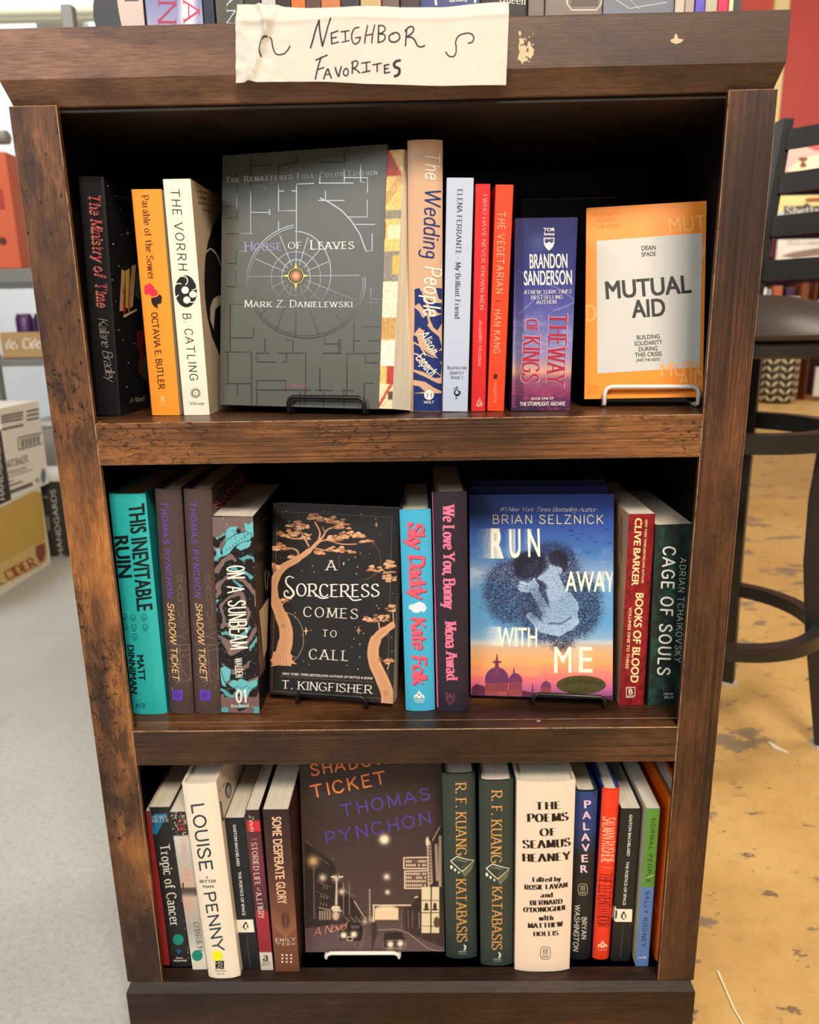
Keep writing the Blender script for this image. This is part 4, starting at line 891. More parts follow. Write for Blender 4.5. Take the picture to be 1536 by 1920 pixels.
for pts, w_ in (([(460, 470), (500, 430), (540, 370), (620, 350)], 14), ([(470, 460), (480, 390), (440, 310)], 14), ([(400, 500), (360, 440), (290, 440), (230, 430)], 12), ([(320, 590), (310, 530), (240, 510), (160, 520)], 12), ([(420, 500), (520, 450), (640, 480), (760, 480)], 10), ([(440, 510), (540, 530), (660, 530)], 8), ([(290, 600), (270, 575), (285, 560)], 6), ([(140, 720), (135, 680), (128, 640)], 8), ([(190, 950), (210, 920), (235, 905)], 7), ([(350, 430), (340, 390), (280, 360)], 7), ([(520, 400), (500, 350)], 7)):
    b.P(ribbon(pts, [w_, w_*.8, w_*.5], smooth=True), CU, 2)
trunkR = [(985, 1690), (985, 1600), (940, 1480), (890, 1370), (880, 1270), (910, 1180), (980, 1120), (1045, 1075)]
b.P(ribbon(trunkR, [96, 96, 92, 86, 84, 66, 50, 40], smooth=True), CU, 2)
for pts, w_ in (([(935, 1150), (925, 1100), (920, 1060)], 10), ([(1035, 1090), (1030, 1020), (1030, 985)], 8), ([(985, 700), (940, 670)], 7), ([(1050, 690), (1000, 690), (950, 700)], 10), ([(985, 1420), (1000, 1380), (1010, 1350)], 8)): b.P(ribbon(pts, [w_, w_*.7], smooth=len(pts) > 2), CU, 2)
for k in range(9):
    o_ = -40+k*10
    b.P(ribbon([(x+o_*(1.3 if i < 1 else .85 if i < 5 else .55)*(1-i/14), y) for i, (x, y) in enumerate(trunkL[:9])], 2.6, smooth=True), CU2 if k % 2 else CU3, 3)
    b.P(ribbon([(x+o_*.9*(1-i/14), y) for i, (x, y) in enumerate(trunkR[:7])], 2.6, smooth=True), CU2 if k % 2 else CU3, 3)
for cx, cy in ((205, 1095), (930, 1345), (975, 1600)): b.P(ring2(cx, cy, 15, 3, n=14), CU2, 4).P(ring2(cx, cy, 7, 3, n=10), CU2, 4)
def foliage(cx, cy, rx, ry, n):
    for i in range(n):
        a = rr.uniform(0, 2*math.pi); q = math.sqrt(rr.random()); x, y = cx+rx*q*math.cos(a), cy+ry*q*math.sin(a)*(1 if math.sin(a) < 0 else .55)
        w_ = rr.uniform(14, 26); h_ = w_*.55; c = rr.choice((CU, CU, CU3, CU2)); n_ = 7
        pts = [(x-w_, y+h_*.6)]+[(x-w_+2*w_*j/n_, y-h_*math.sin(math.pi*j/n_)*(1 if j % 2 else .72)) for j in range(1, n_)]+[(x+w_, y+h_*.6), (x+w_*.4, y+h_*.3), (x, y+h_*.8), (x-w_*.4, y+h_*.3)]
        b.P(ngon(pts), c, 3+(i % 3))
for a in ((440, 275, 55, 40, 16), (500, 300, 40, 30, 9), (330, 345, 90, 45, 26), (600, 310, 70, 36, 18), (650, 350, 80, 32, 18), (230, 405, 90, 38, 22), (370, 430, 60, 30, 14), (180, 510, 62, 36, 16), (700, 420, 110, 34, 26), (820, 460, 60, 18, 9), (590, 440, 70, 26, 14), (480, 545, 52, 22, 11), (600, 520, 80, 24, 15), (690, 540, 50, 14, 7), (275, 575, 26, 16, 5), (140, 650, 36, 44, 12), (225, 905, 46, 20, 9), (890, 670, 56, 30, 14), (1005, 640, 48, 38, 14), (1000, 740, 55, 40, 15), (905, 1040, 100, 42, 26), (1015, 965, 50, 36, 12), (1000, 1365, 30, 26, 8)): foliage(*a)
for x, y in ((200, 243), (510, 238), (545, 240), (790, 255), (900, 292), (937, 408), (885, 478), (320, 275), (852, 552), (785, 550), (745, 580), (695, 598), (425, 645), (345, 680), (762, 652), (755, 703), (437, 690), (185, 578), (1030, 852), (905, 942), (922, 962), (297, 998), (296, 1028), (412, 1127), (350, 1160), (736, 1190), (780, 1232), (720, 1252), (1020, 1285), (780, 1328), (290, 1327), (398, 1382), (357, 1358), (684, 1390), (765, 1418), (808, 1150), (1018, 1180), (228, 232), (250, 310), (745, 1105)):
    b.P(disc(x, y, rr.uniform(2.5, 4.5), n=7), (214, 204, 190), 1)
def spark(x, y, r, c): b.P(ngon([(x, y-r), (x+r*.16, y-r*.16), (x+r*.6, y), (x+r*.16, y+r*.16), (x, y+r), (x-r*.16, y+r*.16), (x-r*.6, y), (x-r*.16, y-r*.16)]), c, 2)
spark(376, 1132, 34, (220, 180, 130)); spark(771, 1128, 36, (200, 140, 100)); spark(904, 335, 24, (200, 160, 120)); spark(659, 627, 16, (230, 220, 200))
b.T('A', 531, 676, 600, 676, 74, (226, 220, 212), 'S', layer=6).T('ORCERESS', 305, 868, 922, 872, 92, (238, 234, 226), 'S', layer=6, arc=-5)
b.P(ribbon([(285, 735), (255, 722), (228, 740), (232, 780), (265, 815), (285, 850), (262, 880), (225, 875), (213, 845), (232, 828), (245, 845)], [7, 10, 12, 14, 16, 14, 12, 9, 8, 8], smooth=True), (238, 234, 226), 6)
b.P(ribbon([(440, 850), (490, 885), (548, 880)], [10, 9, 4], smooth=True)+ribbon([(690, 860), (730, 900), (795, 895)], [10, 9, 4], smooth=True), (238, 234, 226), 6)
b.T('COMES', 355, 1022, 762, 1040, 72, (214, 208, 202), 'S', layer=6, sp=2).T('TO', 497, 1172, 602, 1178, 50, (214, 208, 202), 'S', layer=6, sp=2).T('CALL', 397, 1340, 690, 1354, 74, (214, 208, 202), 'S', layer=6, sp=2)
b.T('NEW YORK TIMES BESTSELLING AUTHOR OF NETTLE & BONE', 198, 1459, 877, 1495, 17, (226, 222, 214), 'BB', layer=6, shear=.15).T('T. KINGFISHER', 193, 1562, 868, 1600, 60, (230, 226, 218), 'S', layer=6)
b.done()

b = Book('hardcover_book', 'sky blue hardcover with puffy pink lettering and a small cloud', Z2, 761, 816, (749, 957), .036, (66, 176, 216), side=(40, 44, 50), d=.14, kind='hc', z=RC, group=G2)
for dx, c, l in ((5, (150, 40, 70), 1), (0, (232, 92, 116), 2)):
    b.T('Sky', 120+dx, 366+dx, 120+dx, 520+dx, 92, c, 'K', layer=l).T('Daddy', 126+dx, 570+dx, 136+dx, 836+dx, 88, c, 'K', layer=l).T('Kate', 140+dx, 960+dx, 148+dx, 1150+dx, 80, c, 'K', layer=l).T('Folk', 146+dx, 1198+dx, 150+dx, 1372+dx, 80, c, 'K', layer=l)
b.P(blob(150, 898, 28, 22, 12, .2)+blob(190, 890, 34, 26, 12, .2)+blob(212, 902, 22, 22, 10, .2)+blob(170, 915, 26, 16, 10, .2), (214, 232, 244), 2)
def house(b, x, y, c, s=1): b.P(ngon([(x-32*s, y+14*s), (x-30*s, y-6*s), (x-14*s, y-12*s), (x, y-36*s), (x+16*s, y-12*s), (x+32*s, y-4*s), (x+34*s, y+14*s)]), c, 2).P(disc(x, y-8*s, 7*s, n=10)+rect(x-22*s, y+2*s, x-14*s, y+14*s)+rect(x+14*s, y+2*s, x+22*s, y+14*s), (66, 176, 216) if s == 1 else (226, 60, 40), 3)
house(b, 187, 1452, WH); b.T('RANDOM', 156, 1482, 221, 1481, 10, WH, 'BB').T('HOUSE', 164, 1495, 214, 1494, 10, WH, 'BB')
b.done()
b = Book('hardcover_book', 'dark plum hardcover with narrow pink lettering, the tallest on the middle shelf', Z2, 819, 880, (810, 924), .034, (42, 36, 50), side=(34, 26, 36), d=.155, kind='hc', z=RC, group=G2)
b.P(ribbon([(267, 182), (303, 1530)], 10), (226, 92, 132), 1).T('We Love You, Bunny', 337, 262, 342, 900, 70, (232, 120, 156), 'C').T('Mona Awad', 350, 990, 360, 1345, 68, (232, 120, 156), 'C')
b.P(ribbon([(358, 1430), (358, 1480), (382, 1506), (408, 1478), (406, 1428), (382, 1460), (358, 1430)], 4)+ribbon([(368, 1450), (368, 1478), (382, 1492), (396, 1476), (396, 1448)], 4)+ribbon([(382, 1430), (382, 1470)], 4), (150, 80, 108), 2)
b.done()

# --- blue display book, sunset city and an embracing couple
b = Book('display_book', 'blue display hardcover with an embracing couple over a sunset domed skyline, on a black easel', Z2, 883, 1149, (880, 928), .058, (52, 84, 158), side=(30, 36, 70), yaw=-7, tilt=10, d=.030, kind='hf', z=RC, group=G2, lift=.006, rough=.34)
cv = b.canvas(300, 420); cv.grad([(190, '26408c'), (380, '2c4c9c'), (560, '4272b4'), (680, '88a4cc'), (760, '5c96cc'), (1000, '5e9cd2'), (1100, '8aaed0'), (1150, 'd6b090'), (1250, 'f0a468'), (1340, 'ee7878'), (1410, 'c06090'), (1500, '4e3c78')])
X, Y = cv.X, cv.Y; n1 = vnoise(X, Y*2.2, 90, 21); n2 = vnoise(X, Y*2, 30, 22)
cv.b(np.clip((n1*.7+n2*.3-.52)*3, 0, 1)*np.exp(-((Y-700)/150)**2)*.55, (206, 214, 230)); cv.b(np.clip((n1-.5)*2, 0, 1)*(Y > 1180)*(Y < 1330)*.4, (255, 190, 110))
cv.b(np.exp(-((Y-1118)/18)**2)*.5, (226, 222, 214))
ct = (238, 234, 220)
def smear(x0, x1, y0, y1, dens=.5, seed=1):
    a = np.clip((X-x0)/(x1-x0), 0, 1)*(X < x1)*(Y > y0)*(Y < y1); a = a*(cv.r.rand(*X.shape) < .55+.45*a); cv.b(np.clip(a*dens, 0, 1), ct)
smear(545, 690, 402, 590, .95); smear(720, 790, 405, 590, .75); smear(830, 890, 405, 590, .6); smear(1100, 1160, 672, 796, .35); smear(1190, 1260, 672, 796, .35); smear(1300, 1345, 672, 796, .6); smear(570, 700, 1018, 1140, .8); smear(740, 810, 1020, 1142, .6); smear(850, 890, 1020, 1142, .5)
a = ((X > 1150) & (X < 1290) & (Y > 1142) & (Y < 1305)); cv.b(a*(cv.r.rand(*X.shape) < .5)*.6*np.clip((1290-X)/120, 0, 1), ct)
dens = np.maximum.reduce([cv.ell(760, 800, 175, 215, 60), cv.ell(1010, 640, 190, 160, 60), cv.ell(1160, 880, 180, 220, 60), cv.ell(1010, 960, 220, 170, 70), cv.ell(1080, 1090, 90, 90, 50)])
cv.b((cv.r.rand(*X.shape) < dens*.80)*np.clip(dens+.15, 0, 1)*.92, (34, 38, 72))
skin, shade, hair = (158, 186, 216), (84, 104, 146), (30, 28, 50)
cv.b(cv.poly([(1000, 850), (1060, 800), (1130, 800), (1185, 870), (1180, 960), (1150, 1040), (1060, 1060), (980, 1040), (950, 960)]), (140, 172, 206))
cv.b(cv.poly([(955, 700), (1060, 690), (1110, 800), (1060, 850), (1000, 860)]), skin); cv.b(cv.ell(1008, 650, 62, 72, 10), skin)
cv.b(cv.poly([(950, 690), (925, 720), (955, 730), (990, 700)]), skin); cv.b(cv.ell(1055, 590, 62, 50, 16), hair); cv.b(cv.ell(1090, 630, 26, 44, 10), hair); cv.b(cv.ell(1070, 668, 14, 22, 4), skin)
cv.b(cv.ell(885, 625, 110, 78, 22), hair); cv.b(cv.ell(850, 680, 64, 42, 20), hair); cv.b(cv.ell(935, 770, 52, 34, 14)*.9, (44, 46, 80)); cv.b(cv.poly([(960, 760), (1000, 860), (1005, 960), (970, 900)]), (60, 74, 118))
cv.b(cv.seg([(1000, 628), (1030, 622), (1045, 640)], 4), (60, 60, 90)); cv.b(cv.seg([(985, 645), (1000, 650)], 4), (60, 60, 90))
cv.b(cv.seg([(900, 780), (960, 880), (1010, 985)], [52, 52, 66], 6), (150, 182, 216)); cv.b(cv.seg([(1010, 985), (1090, 940), (1160, 900)], [60, 56, 60], 8)*.8, (146, 176, 210))
cv.b(cv.seg([(880, 950), (960, 1030), (1060, 1045), (1160, 985)], [44, 58, 70, 60], 8), (160, 190, 222)); cv.b(cv.seg([(1000, 998), (1080, 1000), (1140, 960)], 8, 6)*.8, (50, 62, 104))
cv.b(cv.poly([(820, 730), (870, 745), (905, 722), (940, 760), (930, 810), (880, 805), (812, 790)]), skin)
for x0, y0, x1, y1 in ((818, 742, 872, 760), (808, 762, 868, 775), (812, 780, 866, 790), (824, 796, 872, 800), (905, 722, 925, 760)): cv.b(cv.seg([(x0, y0), (x1, y1)], 11, 3), (176, 202, 228)); cv.b(cv.seg([(x0, y0+8), (x1, y1+8)], 3, 3)*.8, (60, 74, 116))
sp_ = cv.r.rand(*X.shape); core = np.maximum(cv.ell(990, 840, 210, 260, 40), 0); cv.b((sp_ < .16)*core*.7, (40, 48, 88)); cv.b((sp_ > .9)*core*.4, (190, 208, 232))
cv.b((cv.ell(900, 880, 90, 110, 50)*.55)*(sp_ < .7), (34, 40, 76))
dk = (112, 52, 76)
for c, pts in (((92, 40, 66), [(515, 1500), (515, 1400), (545, 1375), (590, 1390), (640, 1420), (840, 1420), (960, 1440), (1060, 1430), (1100, 1470), (1400, 1450), (1400, 1520)]), ((150, 70, 76), [(600, 1470), (600, 1370), (745, 1370), (745, 1470)]), ((150, 70, 76), [(750, 1460), (750, 1365), (832, 1365), (832, 1460)]), ((150, 70, 76), [(950, 1440), (950, 1400), (1012, 1400), (1012, 1440)]), ((162, 82, 76), [(680, 1500), (680, 1425), (730, 1425), (730, 1500)])): cv.b(cv.poly(pts), c)
cv.b(cv.ell(674, 1350, 74, 78)*(Y < 1372), (104, 50, 92)); cv.b(cv.ell(790, 1362, 44, 52)*(Y < 1368), (112, 54, 92)); cv.b(cv.ell(982, 1398, 32, 38)*(Y < 1402), (116, 56, 92))
for pts, w_ in (([(674, 1190), (674, 1280)], [4, 30]), ([(655, 1240), (695, 1240)], 14), ([(780, 1275), (782, 1320)], [4, 18]), ([(982, 1345), (982, 1370)], [3, 10]), ([(898, 1378), (898, 1425)], [4, 14])): cv.b(cv.seg(pts, w_), dk)
for x in range(612, 745, 15): cv.b(cv.seg([(x, 1378), (x, 1420)], 4), (88, 40, 60)); cv.b(cv.seg([(x, 1350-abs(x-674)*.1), (674, 1285)], 2)*.5, (150, 84, 110))
for x in range(758, 832, 13): cv.b(cv.seg([(x, 1372), (x, 1410)], 4), (88, 40, 60))
for x, y in ((1082, 398), (1142, 424), (1142, 448), (1208, 440), (1258, 460), (1358, 410), (1175, 472), (1242, 555), (1290, 492), (588, 703), (570, 903), (1375, 500), (1130, 418)): cv.b(cv.seg([(x-9, y-5), (x, y), (x+9, y-4)], 4), (26, 34, 70))
cv.b(cv.rect(1405, 150, 1450, 1540, 5)*.25, (20, 30, 70)); b.commit()
b.T('#1 New York Times Bestselling Author', 690, 296, 1293, 298, 26, WH, 'N', layer=2).T('BRIAN SELZNICK', 645, 372, 1338, 373, 52, (240, 226, 170), 'MT', layer=2, sp=2)
for s_, x0, y0, x1, y1, cp, f in (('R', 640, 588, 712, 588, 182, 'BX'), ('U', 755, 585, 822, 584, 176, 'BB'), ('N', 872, 580, 944, 578, 172, 'BB'), ('AWAY', 1104, 797, 1412, 799, 124, 'BB'), ('WITH', 680, 1143, 925, 1143, 118, 'BB'), ('M', 1035, 1306, 1140, 1306, 160, 'BB'), ('E', 1190, 1304, 1270, 1304, 158, 'BB')):
    b.T(s_, x0, y0, x1, y1, cp, ct, f, layer=2)
b.done(); rw = b
tA = layout('Autographed', (1092, 1388), (1322, 1390), 30, 'SI', arc=22); tB = layout('by the', (1172, 1420), (1238, 1412), 18, 'SI'); tC = layout('Author', (1118, 1438), (1200, 1440), 20, 'SI')
b.sticker(1202, 1382, 155, (74, 68, 34), 'oval olive gold sticker with black lettering', ry=58, text=[(tA+tB+tC, (24, 22, 16))])
# two more copies of it stand behind, only their tops show
off = rw.M.to_3x3()
# (sizes from how their top edges show above the front copy)
rw.clone('second copy of the blue embracing couple book, directly behind the front one', Matrix.Translation(off @ Vector((-.002, .034, .0072))+Vector((0, 0, 0))) @ rw.M)
rw.clone('rearmost copy of the blue embracing couple book, only its top edge showing', Matrix.Translation(off @ Vector((-.001, .070, .0125))+Vector((0, 0, 0))) @ rw.M)

b = Book('paperback_book', 'dark red paperback with pale yellow lettering beside the blue display book', Z2, 1161, 1207, (1180, 964), .044, (140, 26, 34), side=(212, 166, 126), d=.15, z=RD, group=G2)
cv = b.canvas(40, 220); cv.b(np.ones(cv.X.shape), (138, 26, 34)); n1 = vnoise(cv.X*1.6+.5*cv.Y, cv.Y*.9, 26, 31); cv.b(np.clip((n1-.55)*3, 0, 1)*.6, (84, 14, 24)); cv.b(np.clip((.3-n1)*3, 0, 1)*.5, (182, 52, 48)); b.commit()
yl = (240, 220, 160)
b.T('CLIVE', 308, 342, 298, 512, 42, yl, 'BX').T('BARKER', 298, 532, 284, 766, 42, yl, 'BX').T('BOOKS OF BLOOD', 312, 815, 277, 1378, 48, yl, 'BX').T('NEW YORK TIMES BESTSELLING AUTHOR', 372, 352, 346, 752, 13, yl, 'BB').T('VOLUMES ONE TO THREE', 268, 905, 246, 1292, 18, yl, 'BB')
b.P(ribbon([(252, 1412), (306, 1410), (304, 1464), (252, 1466), (252, 1412)], 5), WH, 2).T('B', 268, 1456, 292, 1455, 36, WH, 'BB').T('BERKLEY', 250, 1477, 303, 1476, 7, WH, 'BB')
for x, y0, y1 in ((216, 320, 560), (226, 330, 590), (205, 390, 450), (200, 640, 780), (208, 640, 770)): b.P(ribbon([(x, y0), (x-3, y1)], 3), (110, 70, 50), 1, 'l')
b.done()
b = Book('paperback_book', 'dark green paperback with large white lettering at the right end of the middle shelf', Z2, 1215, 1281, (1230, 984), .042, (36, 54, 50), side=(28, 40, 38), d=.15, z=RD, group=G2)
cv = b.canvas(60, 220); cv.b(np.ones(cv.X.shape), (32, 46, 44)); n1 = vnoise(cv.X, cv.Y, 60, 41)*.6+vnoise(cv.X, cv.Y, 22, 42)*.4; cv.b(np.clip((n1-.5)*3, 0, 1)*.7, (40, 92, 78)); cv.b(np.clip((.38-n1)*4, 0, 1)*.7, (20, 26, 28)); b.commit()
b.T('CAGE OF SOULS', 487, 520, 450, 1327, 74, (232, 232, 226), 'M', sp=2).T('ADRIAN TCHAIKOVSKY', 592, 592, 556, 1250, 38, (226, 226, 220), 'MT', sp=2)
b.T('HEAD', 487, 1459, 548, 1458, 15, (190, 190, 186), 'BB').T('ZEUS', 487, 1481, 549, 1480, 15, (190, 190, 186), 'BB').P(ring2(493, 1415, 14, 2.5, n=14), (110, 120, 116), 1)
b.done()

# ======= bottom shelf
b = Book('paperback_book', 'very thin dark red book against the left side of the bottom shelf', Z3, 303, 318, (272, 1521), .022, (150, 42, 44), d=.14, z=SA, group=G3); b.done()
b = Book('paperback_book', 'black paperback with a blue corner, white lettering and a teal dot sticker', Z3, 321, 358, (279, 1514), .020, (38, 35, 35), side=(30, 28, 28), d=.135, z=SA, group=G3)
b.P(ngon([(172, 408), (342, 404), (300, 500), (240, 630), (205, 630)]), (32, 112, 160), 1).T('HENRY', 200, 502, 325, 499, 25, (190, 206, 214), 'S').T('MILLER', 202, 531, 332, 526, 25, (190, 206, 214), 'S').T('Tropic of Cancer', 262, 716, 350, 1378, 76, (230, 224, 216), 'S')
b.P(blob(414, 1592, 14, 20, 9, .3)+blob(400, 1580, 8, 8, 7, .3)+blob(430, 1580, 8, 8, 7, .3), (40, 90, 140), 1).T('Grove', 395, 1647, 450, 1646, 15, WH, 'BB').T('Weidenfeld', 373, 1670, 480, 1667, 15, WH, 'BB')
for _ in range(16):
    y = rr.uniform(450, 1680); b.P(blob(345+(y-450)*.125+rr.uniform(-6, 8)+5, y, 3, rr.uniform(3, 12), 6), (150, 140, 130), 2)
b.done(); b.sticker(412, 1490, 44, (22, 136, 120), 'round teal dot sticker')
b = Book('paperback_book', 'worn paperback with a black top and silver grey lower spine and a teal dot sticker', Z3, 361, 389, (318, 1522), .016, (196, 194, 190), side=(180, 176, 170), d=.135, z=SA, group=G3)
cv = b.canvas(30, 160); cv.grad([(430, '26211f'), (636, '26211f'), (650, 'cfccc6'), (850, 'b9b4ae'), (1060, 'c9a894'), (1075, '4a403c'), (1110, '5c504a'), (1150, 'c8b8aa'), (1400, 'a8a4a0'), (1620, 'dcd6c8')])
cv.b((vnoise(cv.X, cv.Y, 8, 4) > .74)*(cv.Y < 650)*1., (190, 180, 165)); cv.b(cv.glow(490, 1200, 60)*.6, (210, 150, 120)); b.commit()
b.T('THE', 405, 502, 414, 612, 46, (196, 66, 52), 'S').T('THINGS', 428, 660, 450, 840, 42, (214, 160, 146), 'S').T('THEY', 458, 900, 470, 1020, 42, (214, 150, 130), 'S').T("O'BRIEN", 536, 1352, 574, 1585, 42, (60, 58, 56), 'S')
b.P(blob(452, 1042, 7, 20, 8, .3)+ribbon([(452, 1055), (447, 1080)], 4)+ribbon([(454, 1055), (460, 1080)], 4)+ribbon([(450, 1035), (436, 1050)], 3), (34, 30, 28), 2)
b.done(); b.sticker(568, 1620, 44, (22, 136, 120), 'round teal dot sticker')

b = Book('hardcover_book', 'thick ivory hardcover with dark teal lettering and a yellow dot sticker, pulled forward', Z3, 390, 450, (339, 1471), .004, (238, 224, 204), side=(230, 214, 192), d=.16, kind='hc', z=SA, group=G3)
tk = (40, 60, 70)
b.T('LOUISE', 518, 383, 592, 926, 100, tk, 'M').T('PENNY', 622, 1106, 700, 1586, 88, tk, 'M').T('A', 638, 992, 658, 991, 20, tk, 'BB').T('BETTER', 586, 1030, 724, 1022, 23, tk, 'BB').T('MAN', 615, 1071, 701, 1067, 23, tk, 'BB')
b.P(rect(716, 1664, 786, 1732), (32, 30, 28), 2).P(ribbon([(722, 1690), (740, 1678), (752, 1700), (735, 1715)], 5)+ribbon([(760, 1672), (772, 1690), (758, 1712), (778, 1724)], 5)+ribbon([(726, 1724), (760, 1726)], 4)+ribbon([(745, 1670), (756, 1684)], 4), (226, 216, 196), 3)
b.T('MINOTAUR', 712, 1754, 804, 1751, 9, (50, 48, 46), 'BB').T('BOOKS', 731, 1777, 790, 1775, 9, (50, 48, 46), 'BB')
b.P(ribbon([(757, 360), (778, 520)], 12), (36, 34, 40), 1, 'r').P(ribbon([(770, 245), (800, 200)], 5)+ribbon([(748, 285), (756, 262)], 4), (80, 76, 74), 1, 'r').P(disc(820, 270, 26, 66, 20), (60, 70, 74), 1, 'r').P(disc(822, 272, 15, 46, 20), (176, 176, 166), 2, 'r')
b.done(); b.sticker(731, 1622, 43, (240, 240, 20), 'round yellow dot sticker')

def poet(label, zs, xl, xr, TL, yf, z, band, txt, peng, side_c, gs):
    b = Book('paperback_book', label, zs, xl, xr, TL, yf, (30, 32, 36), side=(30, 32, 36), d=.13, z=z, group=G3)
    b.P(ngon(band), (240, 234, 216), 1)
    for s_, p0, p1 in txt: b.T(s_, *p0, *p1, 23, (226, 226, 220), 'BB')
    x, y = peng
    b.P(disc(x, y, 18, 29, 18), (28, 28, 30), 2).P(disc(x+2, y+3, 10, 21, 14)+disc(x+1, y-20, 4, 4, 8), (240, 234, 216), 3).P(blob(x+1, y-28, 8, 9, 8, .05)+[((x+6, y-30), (x+14, y-26), (x+6, y-25))]+[((x-8, y+30), (x+10, y+30), (x, y+24))]+ribbon([(x-16, y-8), (x-24, y+16)], 5)+ribbon([(x+16, y-8), (x+25, y+12)], 5), (28, 28, 30), 4)
    for i in range(14): b.P(rect(gs[0]-3+(gs[2]-gs[0])*i/14, gs[1]+i*18, gs[0]+3+(gs[2]-gs[0])*i/14, gs[1]+i*18+9), (110, 96, 90), 1)
    b.P(ngon(side_c[0]), (228, 218, 190), 1, side_c[1]); return b
b = poet('black paperback with a cream penguin band, beside the thick ivory hardcover', Z3, 453, 488, (421, 1534), .017, SA, [(889, 1330), (1024, 1326), (1036, 1430), (903, 1433)],
         (('GASTON BACHELARD', (860, 550), (893, 890)), ('THE POETICS OF SPACE', (902, 936), (938, 1292))), (963, 1380), ([(938, 498), (1028, 1430), (1060, 1424), (1120, 900), (1010, 440)], 'r'), (972, 1470, 1005))
b.done()
b = Book('paperback_book', 'slim maroon and red paperback with a white foot block', Z3, 489, 513, (460, 1519), .015, (112, 42, 52), side=(50, 30, 36), d=.13, z=SA, group=G3)
cv = b.canvas(24, 150); cv.grad([(430, '2e2226'), (515, '2e2226'), (520, 'c83038'), (604, 'c83038'), (608, '5c2c36'), (900, '74303c'), (1240, '4c2630'), (1262, 'a82c38'), (1560, '8c2832'), (1592, '8c2832'), (1600, 'd2ccc0'), (1760, 'c8c0b4')]); b.commit()
b.T('Zevin', 992, 472, 1003, 602, 34, WH, 'SI').T('THE', 1008, 678, 1058, 674, 12, (226, 190, 180), 'S').T('STORIED LIFE', 1010, 698, 1040, 1046, 44, (232, 206, 196), 'S').T('of', 1056, 1062, 1060, 1094, 26, (232, 206, 196), 'SI').T('A.J. FIKRY', 1048, 1108, 1072, 1318, 44, (232, 206, 196), 'S')
b.T('a', 1108, 1665, 1146, 1664, 62, (34, 30, 30), 'C').P(rect(1092, 1675, 1170, 1679)+rect(1092, 1688, 1168, 1691)+rect(1094, 1698, 1166, 1701), (90, 84, 80), 2)
b.done()
b = Book('paperback_book', 'brown paperback with tall cream lettering beside the bottom display book', Z3, 516, 562, (492, 1518), .013, (74, 44, 36), side=(60, 36, 30), d=.15, z=SA, group=G3)
cv = b.canvas(50, 160); cv.grad([(430, '2f2220'), (900, '4c3029'), (1150, '6e4232'), (1400, '84523a'), (1560, '724430'), (1760, '704430')])
for s in (-1, 1):
    for i in range(4): cv.b(cv.seg([(1290, 1470), (1290+s*(30+i*24), 1400-i*8), (1290+s*(60+i*16), 1300-i*22)], [3, 8, 3], 3)*.55, (168, 112, 82))
cv.b(cv.ell(1290, 1330, 34, 70, 10)*.5, (52, 30, 26)); cv.b(cv.seg([(1290, 1280), (1290, 1500)], 5, 3)*.6, (176, 120, 90)); b.commit()
b.T('SOME', 1180, 488, 1186, 642, 72, (232, 190, 156), 'BX').T('DESPERATE', 1188, 672, 1210, 996, 72, (232, 190, 156), 'BX').T('GLORY', 1212, 1022, 1228, 1200, 72, (232, 190, 156), 'BX').T('EMILY', 1206, 1508, 1370, 1501, 26, (236, 214, 196), 'M', sp=2).T('TESH', 1217, 1538, 1364, 1533, 18, (236, 214, 196), 'M', sp=2)
for i in range(3):
    for j in range(3): b.P(disc(1264+i*36, 1616+j*28, 8, n=10), (240, 224, 206), 2)
b.done()

# --- brown night street display book
b = Book('display_book', 'dark brown display book with a night street photograph, facing out on a white easel', Z3, 573, 834, (561, 1420), .034, (62, 48, 46), side=(50, 38, 38), yaw=0, tilt=9, d=.030, kind='hf', z=SB, group=G3, lift=.0055, h=.232, rough=.5)
cv = b.canvas(330, 440); cv.grad([(-300, '2c2220'), (300, '352a29'), (800, '40322f'), (1200, '4a3a38'), (1450, '5c484a'), (1640, '6a5658')])
X, Y = cv.X, cv.Y; cv.b(cv.r.rand(*X.shape)*.12, (110, 90, 84))
sti = b; lt, am = (240, 222, 196), (206, 168, 116)
cv.b(cv.poly([(95, 690), (330, 860), (410, 1080), (560, 1250), (620, 1330), (95, 1400)])*.75, (34, 25, 25)); cv.b(cv.poly([(1230, 560), (1090, 700), (1090, 1040), (980, 1200), (900, 1240), (900, 1420), (1240, 1560)])*.6, (36, 27, 27))
for (x, y, r, p) in ((745, 672, 36, 1.6), (163, 850, 44, 1.1), (240, 985, 30, .9), (765, 978, 26, 1), (772, 1104, 20, 1), (398, 1100, 26, .9), (350, 990, 30, .8), (348, 1290, 34, .8), (412, 1456, 26, 1.3), (496, 1450, 22, 1.3), (795, 1530, 32, 1.5), (876, 1524, 30, 1.5), (585, 1345, 20, .7), (640, 1330, 24, .6)):
    cv.b(np.clip(cv.glow(x, y, r)*p, 0, 1), lt if r != 44 else am)
cv.b(cv.seg([(168, 900), (172, 1320)], 12)*.6, (150, 120, 96)); cv.b(cv.seg([(356, 985), (352, 1200)], [12, 22], 4)*.9, (214, 190, 160)); cv.b(cv.ell(348, 1235, 38, 22, 6), (222, 200, 170)); cv.b(cv.rect(322, 1250, 398, 1262, 3), (222, 200, 170)); cv.b(cv.ell(348, 1300, 24, 34, 6)*.8, (210, 184, 154))
for x in (318, 335, 380, 400): cv.b(cv.ell(x, 978, 9, 7, 4), lt)
for y0, x0, x1 in ((1040, 200, 300), (1120, 200, 296), (1180, 195, 290)):
    for x in range(x0, x1, 24): cv.b(cv.rect(x, y0+(x-x0)*.25, x+7, y0+(x-x0)*.25+22, 3)*.7*(rr.random() < .7), (190, 164, 140))
